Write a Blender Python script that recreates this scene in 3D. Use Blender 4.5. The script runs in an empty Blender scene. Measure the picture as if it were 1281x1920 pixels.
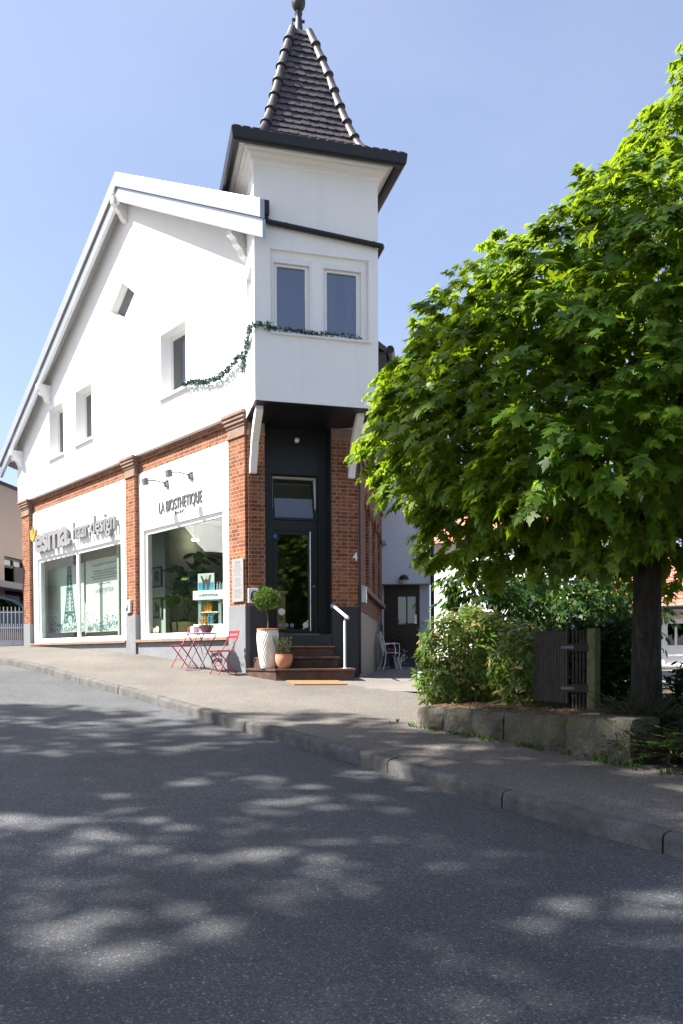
import bpy, bmesh, math, random
import numpy as np
from mathutils import Vector, Matrix
from mathutils.geometry import tessellate_polygon
random.seed(7); rng = np.random.default_rng(7)
R = math.radians
V = Vector
scn = bpy.context.scene
COL = scn.collection

# ------------------------------------------------------------------ camera, sky, sun, exposure
PITCH, ROLL, FOC, CX, CY, EYE = R(-1.3106), R(-0.2604), 1489.55, 640.5, 1260.05, 1.6
c, s = math.cos(PITCH), math.sin(PITCH)
FW, U0, X0 = V((0, c, s)), V((0, -s, c)), V((1, 0, 0))
XR = X0*math.cos(ROLL) + U0*math.sin(ROLL); UP = U0*math.cos(ROLL) - X0*math.sin(ROLL)
CAMP = V((0, 0, EYE))
cd = bpy.data.cameras.new('camera'); cam = bpy.data.objects.new('camera', cd); COL.objects.link(cam)
cd.sensor_width = 36; cd.sensor_fit = 'AUTO'; cd.lens = 36*FOC/1920
cd.shift_y = (CY-960)/1920; cd.clip_start = .05; cd.clip_end = 3000
m = Matrix((XR, UP, -FW)).transposed().to_4x4(); m.translation = CAMP; cam.matrix_world = m
scn.camera = cam
SUN_AZ, SUN_EL = -96.0, 51.0            # azimuth from +Y towards +X
world = bpy.data.worlds.new('World'); scn.world = world; world.use_nodes = True
wn = world.node_tree.nodes; wl = world.node_tree.links
sky = wn.new('ShaderNodeTexSky'); sky.sky_type = 'NISHITA'; sky.sun_disc = False
sky.sun_elevation = R(SUN_EL); sky.sun_rotation = R(SUN_AZ)
sky.air_density = 1.0; sky.dust_density = 2.2; sky.ozone_density = 1.6; sky.altitude = 300
hz = wn.new('ShaderNodeMix'); hz.data_type = 'RGBA'; wl.new(sky.outputs[0], hz.inputs[6]); hz.inputs[7].default_value = (3.2, 3.5, 4.9, 1)   # thin high haze over the clear blue, slightly uneven
tcw = wn.new('ShaderNodeTexCoord'); mpw = wn.new('ShaderNodeMapping'); mpw.inputs['Scale'].default_value = (1.2, 1.2, 2.6); wl.new(tcw.outputs['Generated'], mpw.inputs[0])
cnw = wn.new('ShaderNodeTexNoise'); cnw.inputs['Scale'].default_value = 1.7; cnw.inputs['Detail'].default_value = 5; cnw.inputs['Roughness'].default_value = .55; wl.new(mpw.outputs[0], cnw.inputs['Vector'])
crw = wn.new('ShaderNodeValToRGB'); crw.color_ramp.elements[0].position = .36; crw.color_ramp.elements[0].color = (.24, .24, .24, 1); crw.color_ramp.elements[1].position = .68; crw.color_ramp.elements[1].color = (.38, .38, .38, 1); wl.new(cnw.outputs['Fac'], crw.inputs[0]); wl.new(crw.outputs[0], hz.inputs[0])
wl.new(hz.outputs[2], wn['Background'].inputs[0]); wn['Background'].inputs[1].default_value = 0.068
sl = bpy.data.lights.new('sun', 'SUN'); sun = bpy.data.objects.new('sun', sl); COL.objects.link(sun)
sl.energy = 5.0; sl.angle = R(.53); sl.color = (1, .95, .87)
sd = V((math.sin(R(SUN_AZ))*math.cos(R(SUN_EL)), math.cos(R(SUN_AZ))*math.cos(R(SUN_EL)), math.sin(R(SUN_EL))))
sun.rotation_euler = sd.to_track_quat('Z', 'Y').to_euler(); sun.location = sd*60
scn.view_settings.view_transform = 'Standard'; scn.view_settings.look = 'None'
scn.view_settings.gamma = 1; scn.view_settings.exposure = 1.85
scn.cycles.max_bounces = 10; scn.cycles.transparent_max_bounces = 16

# ------------------------------------------------------------------ facade frames
def ray(x, y): return FW + XR*((x-CX)/FOC) - UP*((y-CY)/FOC)
def at(x, y, Y): r = ray(x, y); return CAMP + r*(Y/r.y)
class Frame:                              # a vertical facade plane: u along it, off outward, z up
    def __init__(s, o, d, n): s.o = V(o); s.d = V(d).normalized(); s.n = V(n).normalized()
    def pt(s, u, off, z): p = s.o + s.d*u + s.n*off; return V((p.x, p.y, z))
    def uz(s, x, y, off=0):
        r = ray(x, y); t = ((s.o+s.n*off-CAMP).dot(s.n))/r.dot(s.n); q = CAMP+r*t
        return (q-s.o).dot(s.d), q.z
AL, AS, AR = R(41.132), R(14.705), R(6.522)
C0 = at(462, 1000, 15.3); C0.z = 0
L = Frame(C0, (-math.sin(AL), math.cos(AL), 0), (-math.cos(AL), -math.sin(AL), 0))   # shop front, u grows away from the corner
S = Frame(C0, (math.cos(AS), math.sin(AS), 0), (math.sin(AS), -math.cos(AS), 0))     # chamfered entrance
C1 = S.pt(2.229, 0, 0)
RF = Frame(C1, (math.sin(AR), math.cos(AR), 0), (math.cos(AR), -math.sin(AR), 0))    # side lane facade
BS = Frame(S.pt(0, 1.22, 0), -S.n, -S.d)                                            # bay side, u grows backwards
AN = Frame(RF.pt(7.5, 0, 0), RF.n, -RF.d)                                           # annex front

# ------------------------------------------------------------------ ground heights
US = np.array([-60,-30,-20,-12.7,-7,-2.15,0,1.325,3,4.5,7.85,12,20,40,80.]); ZS = np.array([-.9,-.2,.17,.51,.81,1.09,1.237,1.349,1.5,1.61,1.76,1.89,2.05,2.3,2.3])
_h = np.diff(US); _d = np.diff(ZS)/_h; _m = np.zeros(len(US))
for i in range(1, len(US)-1):
    if _d[i-1]*_d[i] > 0:
        w1 = 2*_h[i]+_h[i-1]; w2 = _h[i]+2*_h[i-1]; _m[i] = (w1+w2)/(w1/_d[i-1]+w2/_d[i])
_m[0] = _d[0]
def sfun(u):
    u = min(max(u, US[0]), US[-1]-1e-6); i = int(np.searchsorted(US, u, side='right')-1); t = (u-US[i])/_h[i]
    return float((2*t**3-3*t**2+1)*ZS[i]+(t**3-2*t**2+t)*_h[i]*_m[i]+(-2*t**3+3*t**2)*ZS[i+1]+(t**3-t**2)*_h[i]*_m[i+1])
def sst(a, b, x): t = min(max((x-a)/(b-a), 0), 1); return t*t*(3-2*t)
def gz(x, y):                             # walking level: pavement, lane and gardens
    q = V((x, y, 0))-C0; u = q.dot(L.d); o = q.dot(L.n)
    z = sfun(u)-.045*min(max(o, -6), 12)
    w = sst(-.5, -2.2, o)*sst(-3, -.2, (V((x, y, 0))-C1).dot(RF.n))
    return z*(1-w) + w*(1.08+.016*min(max(y-14, -12), 30))
KU = [-40,-20,-10.4,-8.9,-7.3,-5.8,-4.3,-2.8,-.8,1.65,5.6,12,60]; KO = [6.6,4.95,3.92,3.78,3.56,3.41,3.25,3.08,2.88,2.83,2.8,2.8,2.8]
def kerb(u): return float(np.interp(u, KU, KO))
def ground(u, off): p = L.pt(u, off, 0); return V((p.x, p.y, gz(p.x, p.y)))

# ------------------------------------------------------------------ materials
MATS = {}
class NT:
    def __init__(s, name):
        s.m = bpy.data.materials.new(name); s.m.use_nodes = True; s.t = s.m.node_tree
        s.b = s.t.nodes['Principled BSDF']; s.out = s.t.nodes['Material Output']
    def n(s, typ, **k):
        nd = s.t.nodes.new('ShaderNode'+typ)
        for a, b in k.items():
            if a.startswith('i_'):
                kk = a[2:]; kk = int(kk) if kk.isdigit() else kk
                nd.inputs[kk].default_value = b
            else: setattr(nd, a, b)
        return nd
    def l(s, a, b): s.t.links.new(a, b)
    def coord(s, which='Object'): return s.n('TexCoord').outputs[which]
    def noise(s, scale, detail=4, vec=None, rough=.6):
        nd = s.n('TexNoise', i_Scale=scale, i_Detail=detail, i_Roughness=rough); s.l(vec or s.coord(), nd.inputs['Vector']); return nd.outputs['Fac']
    def ramp(s, fac, stops):
        nd = s.n('ValToRGB'); e = nd.color_ramp.elements
        while len(e) < len(stops): e.new(.5)
        for k, (p, col) in enumerate(stops):
            e[k].position = p; e[k].color = (*col, 1) if len(col) == 3 else col
        s.l(fac, nd.inputs[0]); return nd.outputs[0]
    def mix(s, fac, a, b, mode='MIX'):
        nd = s.n('Mix', data_type='RGBA', blend_type=mode)
        for v, i in ((fac, 0), (a, 6), (b, 7)):
            if hasattr(v, 'is_linked'): s.l(v, nd.inputs[i])
            else: nd.inputs[i].default_value = v if i == 0 else (*v, 1)
        return nd.outputs[2]
    def bump(s, h, strength=.3, dist=.01):
        nd = s.n('Bump', i_Strength=strength, i_Distance=dist); s.l(h, nd.inputs['Height']); s.l(nd.outputs[0], s.b.inputs['Normal'])
    def base(s, v):
        if hasattr(v, 'is_linked'): s.l(v, s.b.inputs['Base Color'])
        else: s.b.inputs['Base Color'].default_value = (*v, 1)
def mul(c, k): return tuple(x*k for x in c)
def plain(name, col, rough=.6, metal=0, var=.18, scale=6, bump=.0, bscale=60, spec=.5):
    t = NT(name); f = t.noise(scale, 6)
    t.base(t.ramp(f, [(.3, mul(col, 1-var)), (.7, mul(col, 1+var))]))
    t.b.inputs['Roughness'].default_value = rough; t.b.inputs['Metallic'].default_value = metal
    t.b.inputs['Specular IOR Level'].default_value = spec
    if bump: t.bump(t.noise(bscale, 4), bump, .01)
    MATS[name] = t.m; return t.m
def stucco(name, col):
    t = NT(name); big = t.noise(.7, 5); fine = t.noise(160, 3)
    mp = t.n('Mapping', i_Scale=(5, 5, .35)); t.l(t.coord(), mp.inputs[0]); streak = t.noise(1.2, 5, mp.outputs[0])
    a = t.ramp(big, [(.3, mul(col, .955)), (.65, col)])
    t.base(t.mix(t.ramp(streak, [(.52, (0, 0, 0)), (.8, (.24, .24, .24))]), a, mul(col, .8)))
    t.b.inputs['Roughness'].default_value = .85; t.b.inputs['Specular IOR Level'].default_value = .2
    t.bump(fine, .25, .004); MATS[name] = t.m
def brick(name, tone=1.0):
    t = NT(name); uv = t.coord('UV')
    wob = t.n('TexNoise', i_Scale=7, i_Detail=2); t.l(uv, wob.inputs['Vector'])
    off = t.n('VectorMath', operation='MULTIPLY_ADD'); t.l(wob.outputs['Color'], off.inputs[0]); off.inputs[1].default_value = (.012, .012, 0); t.l(uv, off.inputs[2])
    br = t.n('TexBrick', offset=.5, squash=.52, squash_frequency=2, i_Scale=1, i_Bias=0)
    br.inputs['Color1'].default_value = (0, 0, 0, 1); br.inputs['Color2'].default_value = (1, 1, 1, 1); br.inputs['Mortar'].default_value = (.5, .5, .5, 1)
    br.inputs['Mortar Size'].default_value = .0075; br.inputs['Mortar Smooth'].default_value = .25
    br.inputs['Brick Width'].default_value = .245; br.inputs['Row Height'].default_value = .075
    t.l(off.outputs[0], br.inputs['Vector'])
    bc = t.ramp(br.outputs['Color'], [(0, mul((.205, .062, .028), tone)), (.35, mul((.325, .105, .042), tone)), (.7, mul((.41, .15, .058), tone)), (1, mul((.47, .195, .085), tone))])
    patch = t.noise(1.3, 4, uv); bc = t.mix(t.ramp(patch, [(.35, (.0, .0, .0)), (.75, (.5, .5, .5))]), bc, mul((.25, .075, .05), tone))
    spot = t.noise(30, 5, uv); bc = t.mix(t.ramp(spot, [(.45, (0, 0, 0)), (.8, (.62, .62, .62))]), bc, mul((.13, .05, .035), tone))
    mo = t.ramp(t.noise(9, 4, uv), [(.3, (.20, .155, .115)), (.7, (.36, .30, .235))])
    t.base(t.mix(br.outputs['Fac'], bc, mo)); t.b.inputs['Roughness'].default_value = .9; t.b.inputs['Specular IOR Level'].default_value = .2
    inv = t.n('Math', operation='MULTIPLY_ADD'); t.l(br.outputs['Fac'], inv.inputs[0]); inv.inputs[1].default_value = -1
    hh = t.n('Math', operation='MULTIPLY'); t.l(spot, hh.inputs[0]); hh.inputs[1].default_value = .6; t.l(hh.outputs[0], inv.inputs[2])
    t.bump(inv.outputs[0], .7, .012); MATS[name] = t.m
def asphalt(name, col, chip, cs=95, patch=.25):
    t = NT(name); co = t.coord()
    vo = t.n('TexVoronoi', i_Scale=cs); t.l(co, vo.inputs['Vector'])
    sp = t.n('SeparateColor'); t.l(vo.outputs['Color'], sp.inputs[0])
    cc = t.ramp(sp.outputs[0], [(0, mul(col, .55)), (.45, mul(col, .9)), (.80, mul(col, 1.2)), (.95, mul(col, 1.7)), (1, chip)])
    vo2 = t.n('TexVoronoi', i_Scale=cs*.37); t.l(co, vo2.inputs['Vector'])
    sp2 = t.n('SeparateColor'); t.l(vo2.outputs['Color'], sp2.inputs[0])
    big = t.n('Math', operation='GREATER_THAN', i_1=.968); t.l(sp2.outputs[1], big.inputs[0])
    near = t.n('Math', operation='LESS_THAN', i_1=.33); t.l(vo2.outputs['Distance'], near.inputs[0])
    both = t.n('Math', operation='MULTIPLY'); t.l(big.outputs[0], both.inputs[0]); t.l(near.outputs[0], both.inputs[1])
    cc = t.mix(both.outputs[0], cc, chip)
    pt = t.noise(.55, 6, co); pt2 = t.noise(4.0, 5, co)
    cc = t.mix(t.ramp(pt, [(.35, (0, 0, 0)), (.7, (1, 1, 1))]), t.mix(1, cc, (1-patch,)*3, 'MULTIPLY'), t.mix(1, cc, (1+patch,)*3, 'MULTIPLY'))
    cc = t.mix(t.ramp(pt2, [(.55, (0, 0, 0)), (.8, (.35, .35, .35))]), cc, mul(col, .6))
    t.base(cc); t.b.inputs['Roughness'].default_value = .82; t.b.inputs['Specular IOR Level'].default_value = .35
    t.bump(vo.outputs['Distance'], .55, .006); MATS[name] = t.m
def stone(name, cols, scale=3, rough=.9, bump=.6, moss=None, fine=45):
    t = NT(name); f = t.noise(scale, 8, None, .65); c = t.ramp(f, [(.25, cols[0]), (.5, cols[1]), (.75, cols[2])])
    g = t.noise(fine, 4); c = t.mix(t.ramp(g, [(.4, (0, 0, 0)), (.8, (.6, .6, .6))]), c, mul(cols[0], .6))
    if moss: c = t.mix(t.ramp(t.noise(2.2, 6), [(.5, (0, 0, 0)), (.68, (.8, .8, .8))]), c, moss)
    t.base(c); t.b.inputs['Roughness'].default_value = rough; t.b.inputs['Specular IOR Level'].default_value = .2
    t.bump(t.noise(fine*.5, 6), bump, .02); MATS[name] = t.m
def foliage(name, cols, trans, tw=.45, rough=.45, tip=None):
    t = NT(name); uv = t.n('UVMap'); sx = t.n('SeparateXYZ'); t.l(uv.outputs[0], sx.inputs[0])   # uv.x = a random number per leaf
    stops = [(i/(len(cols)-1), c) for i, c in enumerate(cols)]
    c = t.ramp(sx.outputs[0], stops); t.base(c)
    t.b.inputs['Roughness'].default_value = rough; t.b.inputs['Specular IOR Level'].default_value = .22
    tr = t.n('BsdfTranslucent'); tc = t.ramp(sx.outputs[0], [(0, mul(trans, .7)), (1, mul(trans, 1.25))]); t.l(tc, tr.inputs[0])
    mx = t.n('MixShader', i_0=tw); t.l(t.b.outputs[0], mx.inputs[1]); t.l(tr.outputs[0], mx.inputs[2]); t.l(mx.outputs[0], t.out.inputs[0])
    MATS[name] = t.m
def glass(name, tint, base_refl=.05, boost=1.0, rough=.0):
    t = NT(name); t.t.nodes.remove(t.b)
    tr = t.n('BsdfTransparent'); tr.inputs[0].default_value = (*tint, 1)
    gl = t.n('BsdfGlossy', i_Roughness=rough); gl.inputs[0].default_value = (.95, .97, 1, 1)
    ge = t.n('NewGeometry'); dp = t.n('VectorMath', operation='DOT_PRODUCT'); t.l(ge.outputs['Normal'], dp.inputs[0]); t.l(ge.outputs['Incoming'], dp.inputs[1])
    ab = t.n('Math', operation='ABSOLUTE'); t.l(dp.outputs['Value'], ab.inputs[0]); iv = t.n('Math', operation='SUBTRACT', i_0=1.0); t.l(ab.outputs[0], iv.inputs[1])
    p5 = t.n('Math', operation='POWER', i_1=5.0); t.l(iv.outputs[0], p5.inputs[0])
    ml = t.n('Math', operation='MULTIPLY_ADD', use_clamp=True); t.l(p5.outputs[0], ml.inputs[0]); ml.inputs[1].default_value = .9*boost; ml.inputs[2].default_value = base_refl
    nz = t.noise(1.1, 2); bp = t.n('Bump', i_Strength=.03, i_Distance=.03); t.l(nz, bp.inputs['Height']); t.l(bp.outputs[0], gl.inputs['Normal'])
    mx = t.n('MixShader'); t.l(ml.outputs[0], mx.inputs[0]); t.l(tr.outputs[0], mx.inputs[1]); t.l(gl.outputs[0], mx.inputs[2]); t.l(mx.outputs[0], t.out.inputs[0])
    MATS[name] = t.m
def emit(name, col, st):
    t = NT(name); t.base(col); t.b.inputs['Emission Color'].default_value = (*col, 1); t.b.inputs['Emission Strength'].default_value = st; MATS[name] = t.m

stucco('white_render', (.86, .86, .85)); stucco('blue_white_render', (.70, .74, .80)); stucco('taupe_render', (.34, .28, .25)); stucco('dark_slate', (.10, .10, .11))
brick('red_brick', .66); 
stone('sandstone', [(.17, .11, .08), (.25, .165, .125), (.31, .215, .165)], 4, bump=.4)
stone('red_stone', [(.05, .028, .021), (.085, .05, .038), (.13, .08, .062)], 6, bump=.35, rough=.7)
stone('kerb_granite', [(.06, .057, .054), (.105, .10, .096), (.165, .16, .155)], 4, fine=70)
stone('old_stone', [(.04, .036, .028), (.095, .086, .068), (.19, .17, .135)], 3.5, moss=(.075, .08, .025), bump=1)
stone('soil', [(.025, .018, .012), (.08, .055, .035), (.16, .105, .055)], 7, bump=1, fine=30)
asphalt('road_asphalt', (.068, .0705, .076), (.21, .21, .215), 135); asphalt('pavement_asphalt', (.118, .106, .094), (.24, .22, .21), 130, .18)
asphalt('lane_asphalt', (.17, .155, .14), (.34, .32, .3), 150, .2)
plain('anthracite', (.024, .025, .029), .55, bump=.1); plain('grey_plinth', (.165, .17, .185), .7, bump=.15, var=.1, scale=3)
plain('black_paint', (.007, .0075, .010), .4); plain('dark_metal', (.012, .0125, .015), .42, .1); plain('white_metal', (.74, .745, .75), .38, .0, var=.05, scale=2); plain('alu_sheet', (.40, .41, .425), .36, .7, var=.06, scale=1.2)
plain('white_paint', (.78, .78, .77), .45, var=.04); plain('lamp_grey', (.11, .11, .115), .45); plain('sign_grey', (.10, .10, .105), .5); plain('letter_grey', (.19, .19, .198), .5, .0, var=.04); plain('grey_white', (.62, .63, .63), .6, var=.08); plain('steel', (.62, .63, .65), .25, 1)
plain('finial_metal', (.035, .04, .043), .5, .3); plain('zinc', (.34, .36, .38), .35, .9); plain('red_metal', (.34, .026, .036), .38, var=.1); plain('plum_metal', (.14, .05, .085), .4, var=.1); plain('plum_top', (.42, .25, .34), .35, var=.05)
plain('roof_tile', (.058, .05, .056), .5, var=.35, scale=9, bump=.2); plain('ridge_tile', (.05, .043, .045), .5, var=.2, scale=7)
plain('terracotta', (.50, .22, .13), .85, var=.12, bump=.15); plain('vase_glaze', (.70, .66, .58), .55, var=.06); plain('coir', (.22, .125, .055), .95, var=.25, scale=60, bump=.8, bscale=250)
t = NT('bark'); mp = t.n('Mapping', i_Scale=(1, 1, .16)); t.l(t.coord(), mp.inputs[0]); f = t.noise(24, 7, mp.outputs[0], .7); cb = t.ramp(f, [(.36, (.005, .004, .003)), (.5, (.022, .017, .013)), (.68, (.055, .044, .034))])
t.base(t.mix(t.ramp(t.noise(3, 5), [(.5, (0, 0, 0)), (.75, (.6, .6, .6))]), cb, (.035, .04, .02))); t.b.inputs['Roughness'].default_value = .95; t.bump(f, 1, .03); MATS['bark'] = t.m
plain('twig', (.07, .05, .03), .9)
plain('weathered_wood', (.034, .027, .021), .9, var=.45, scale=16, bump=.5, bscale=40); plain('mossy_wood', (.10, .105, .045), .9, var=.4, scale=12, bump=.5, bscale=40)
plain('dark_door', (.03, .017, .013), .35); plain('red_roof', (.42, .15, .10), .8, var=.35, scale=12); plain('sage_wall', (.36, .41, .36), .9, var=.05)
plain('shop_floor', (.20, .17, .14), .5); plain('shop_dark', (.05, .048, .045), .7); plain('wicker', (.38, .30, .16), .9, var=.4, scale=40, bump=.5)
plain('poster_paper', (.50, .56, .515), .7, var=.06, scale=2); plain('poster_blue', (.05, .12, .145), .7, var=.4, scale=15); plain('poster_town', (.22, .31, .32), .7, var=.6, scale=30)
plain('ink', (.05, .05, .05), .7); plain('ink_grey', (.07, .073, .076), .7); plain('gold', (.36, .25, .05), .5); plain('orange', (.80, .30, .01), .35, var=.03); plain('cyan', (.03, .28, .42), .4); plain('skin', (.55, .36, .27), .7)
plain('display_white', (.74, .78, .74), .6, var=.03); plain('mint', (.24, .31, .29), .6); plain('plaque', (.25, .24, .24), .35, var=.04); plain('curtain', (.24, .23, .22), .9, var=.3, scale=5); plain('violet_backing', (.17, .18, .30), .8)
plain('rubber', (.02, .02, .02), .9); plain('car_paint', (.10, .14, .20), .18, .4); plain('van_paint', (.72, .73, .74), .25); plain('gate_metal', (.70, .68, .68), .5, var=.06)
plain('blue_sticker', (.02, .12, .45), .5); plain('cream', (.60, .58, .45), .8)
glass('shop_glass', (.90, .94, .92), .035, .8); glass('window_glass', (.5, .52, .55), .10, .9); glass('door_glass', (.70, .72, .58), .085, .9); glass('bay_glass', (.52, .52, .62), .17, .8); glass('car_glass', (.25, .26, .28), .05, .8)
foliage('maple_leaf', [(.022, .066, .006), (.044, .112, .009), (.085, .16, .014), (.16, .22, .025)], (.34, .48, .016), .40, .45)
foliage('street_leaf', [(.03, .075, .012), (.06, .12, .02)], (.14, .25, .02), .35)
foliage('laurel_leaf', [(.05, .095, .022), (.085, .15, .03), (.15, .21, .05), (.42, .22, .11)], (.28, .38, .05), .28, .25)
foliage('hedge_leaf', [(.010, .028, .006), (.018, .05, .008), (.045, .095, .012)], (.07, .16, .01), .35)
foliage('box_leaf', [(.03, .07, .01), (.06, .12, .018), (.10, .18, .03)], (.12, .2, .02), .25)
foliage('rosemary_leaf', [(.07, .11, .05), (.12, .17, .08), (.17, .21, .12)], (.12, .16, .05), .2)
foliage('garland_leaf', [(.02, .06, .05), (.04, .11, .09), (.08, .17, .14)], (.03, .08, .05), .1)
foliage('yew_leaf', [(.010, .026, .006), (.018, .044, .008), (.05, .095, .014)], (.05, .1, .01), .2)
foliage('succulent_leaf', [(.06, .09, .03), (.15, .13, .06), (.22, .12, .09)], (.1, .12, .04), .2)
emit('lamp_glow', (1, .85, .6), 6)
M = MATS

# ------------------------------------------------------------------ object helpers
ORG = {}
def link(o): COL.objects.link(o); return o
def tag(o, label=None, cat=None, group=None, kind=None):
    if label: o['label'] = label
    if cat: o['category'] = cat
    if group: o['group'] = group
    if kind: o['kind'] = kind
    return o
def thing(name, loc, label, cat, group=None, rz=0):
    o = link(bpy.data.objects.new(name, None)); o.location = loc; o.rotation_euler.z = rz; o.empty_display_size = .2
    ORG[o] = V(loc); return tag(o, label, cat, group)
class MB:
    def __init__(s): s.v = []; s.f = []; s.u = {}
    def add(s, vs, fs):
        b = len(s.v); s.v += [V(p) for p in vs]; s.f += [[b+i for i in f] for f in fs]; return s
    def hexa(s, p):                       # eight corners: bottom four, top four
        c = sum((V(q) for q in p), V())/8
        for f in ([0,3,2,1],[4,5,6,7],[0,1,5,4],[1,2,6,5],[2,3,7,6],[3,0,4,7]):
            a = [V(p[i]) for i in f]; n = (a[1]-a[0]).cross(a[2]-a[0])
            if n.dot(sum(a, V())/4-c) < 0: f = f[::-1]
            s.add([p[i] for i in f], [[0,1,2,3]])
        return s
    def box(s, fr, u0, u1, o0, o1, z0, z1):
        return s.hexa([fr.pt(u0,o0,z0), fr.pt(u1,o0,z0), fr.pt(u1,o1,z0), fr.pt(u0,o1,z0), fr.pt(u0,o0,z1), fr.pt(u1,o0,z1), fr.pt(u1,o1,z1), fr.pt(u0,o1,z1)])
    def wbox(s, x0, x1, y0, y1, z0, z1):
        return s.hexa([(x0,y0,z0),(x1,y0,z0),(x1,y1,z0),(x0,y1,z0),(x0,y0,z1),(x1,y0,z1),(x1,y1,z1),(x0,y1,z1)])
    def prism(s, loop, vec):              # planar loop swept along a vector
        n = len(loop); a = [V(p) for p in loop]; b = [p+V(vec) for p in a]
        nn = sum(((a[i]).cross(a[(i+1) % n]) for i in range(n)), V())
        fl = nn.dot(V(vec)) > 0
        A = list(range(n)); s.add(a, [A[::-1] if fl else A]); s.add(b, [A if fl else A[::-1]])
        for i in range(n):
            j = (i+1) % n; q = [a[i], a[j], b[j], b[i]]
            s.add(q, [[0,1,2,3] if fl else [3,2,1,0]])
        return s
    def slab(s, fr, outer, holes, of, ob):  # facade sheet with openings, front at of, back at ob
        polys = [outer]+holes; flat = [p for q in polys for p in q]
        tris = tessellate_polygon([[V((a, b, 0)) for a, b in q] for q in polys])
        for o, front in ((of, 1), (ob, 0)):
            pts = [fr.pt(a, o, b) for a, b in flat]
            for t in tris:
                n = (pts[t[1]]-pts[t[0]]).cross(pts[t[2]]-pts[t[0]])
                t = list(t)
                if (n.dot(fr.n) > 0) != bool(front): t = t[::-1]
                s.add([pts[i] for i in t], [[0,1,2]])
        for k, q in enumerate(polys):
            ar = sum(q[i][0]*q[(i+1) % len(q)][1]-q[(i+1) % len(q)][0]*q[i][1] for i in range(len(q)))
            for i in range(len(q)):
                a, b = q[i], q[(i+1) % len(q)]
                f = [fr.pt(a[0],of,a[1]), fr.pt(b[0],of,b[1]), fr.pt(b[0],ob,b[1]), fr.pt(a[0],ob,a[1])]
                n = (f[1]-f[0]).cross(f[2]-f[0])
                dirv = (fr.d*(b[1]-a[1]) + V((0,0,-(b[0]-a[0]))))*(1 if ar > 0 else -1)*(1 if k == 0 else -1)
                s.add(f if n.dot(dirv) > 0 else f[::-1], [[0,1,2,3]])
        return s
    def tube(s, pts, r, n=8, cap=True):
        pts = [V(p) for p in pts]; rs = r if isinstance(r, (list, tuple)) else [r]*len(pts)
        b = len(s.v); ref = None
        for i, p in enumerate(pts):
            t = ((pts[min(i+1, len(pts)-1)]-pts[max(i-1, 0)])).normalized()
            if ref is None: ref = t.orthogonal().normalized()
            ref = (ref-t*ref.dot(t)).normalized(); w = t.cross(ref)
            for k in range(n):
                a = 2*math.pi*k/n; s.v.append(p+(ref*math.cos(a)+w*math.sin(a))*rs[i])
        for i in range(len(pts)-1):
            for k in range(n):
                k2 = (k+1) % n; s.f.append([b+i*n+k, b+i*n+k2, b+(i+1)*n+k2, b+(i+1)*n+k])
        if cap: s.f.append([b+k for k in range(n)][::-1]); s.f.append([b+(len(pts)-1)*n+k for k in range(n)])
        return s
    def lathe(s, prof, c=(0,0,0), n=32, rad=None):   # prof: (r, z)
        c = V(c); b = len(s.v)
        for i, (r, z) in enumerate(prof):
            for k in range(n):
                a = 2*math.pi*k/n; rr = r*(rad(a, z) if rad else 1); s.v.append(c+V((rr*math.cos(a), rr*math.sin(a), z)))
        for i in range(len(prof)-1):
            for k in range(n):
                k2 = (k+1) % n; s.f.append([b+i*n+k, b+i*n+k2, b+(i+1)*n+k2, b+(i+1)*n+k])
        s.f.append([b+k for k in range(n)][::-1]); s.f.append([b+(len(prof)-1)*n+k for k in range(n)]); return s
    def ball(s, c, r, n=14, sc=(1,1,1)):
        prof = [(max(1e-4, r*math.sin(math.pi*i/n)), -r*math.cos(math.pi*i/n)) for i in range(n+1)]
        b = len(s.v); s.lathe(prof, (0,0,0), 2*n)
        for i in range(b, len(s.v)): p = s.v[i]; s.v[i] = V((p.x*sc[0], p.y*sc[1], p.z*sc[2]))+V(c)
        return s
    def text(s, body, fr, u, off, z, h, depth=.01, width=None, sign=-1, bold=0, align='LEFT', spacing=1):
        cu = bpy.data.curves.new('t', 'FONT'); cu.body = body; cu.size = 1; cu.extrude = depth/2/h*.72; cu.offset = bold; cu.resolution_u = 4; cu.space_character = spacing
        o = bpy.data.objects.new('t', cu); link(o); dg = bpy.context.evaluated_depsgraph_get()
        me = bpy.data.meshes.new_from_object(o.evaluated_get(dg))
        xs = [v.co.x for v in me.vertices]; x0, x1 = min(xs), max(xs)
        k = h/.72; kx = width/(x1-x0) if width else k
        sh = 0 if align == 'LEFT' else -(x1-x0)/2*kx
        vs = [fr.pt(u+sign*((v.co.x-x0)*kx+sh), off+depth/2+v.co.z*k, z+v.co.y*k) for v in me.vertices]
        s.add(vs, [list(p.vertices) if sign > 0 else list(p.vertices) for p in me.polygons])
        bpy.data.objects.remove(o); bpy.data.meshes.remove(me); return s
    def build(s, name, mat, parent=None, bevel=0, smooth=False, local=False, recalc=False, ruv=None, seg=2):
        me = bpy.data.meshes.new(name); org = V((0,0,0)); p = parent
        while p is not None:
            if p in ORG: org = ORG[p]
            p = p.parent
        if local: org = V((0,0,0))
        me.from_pydata([tuple(v-org) for v in s.v], [], s.f)
        if recalc:
            bm = bmesh.new(); bm.from_mesh(me); bmesh.ops.remove_doubles(bm, verts=bm.verts, dist=1e-5); bmesh.ops.recalc_face_normals(bm, faces=bm.faces); bm.to_mesh(me); bm.free()
        me.materials.append(M[mat] if isinstance(mat, str) else mat)
        uvl = me.uv_layers.new(name='UVMap')
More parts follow.
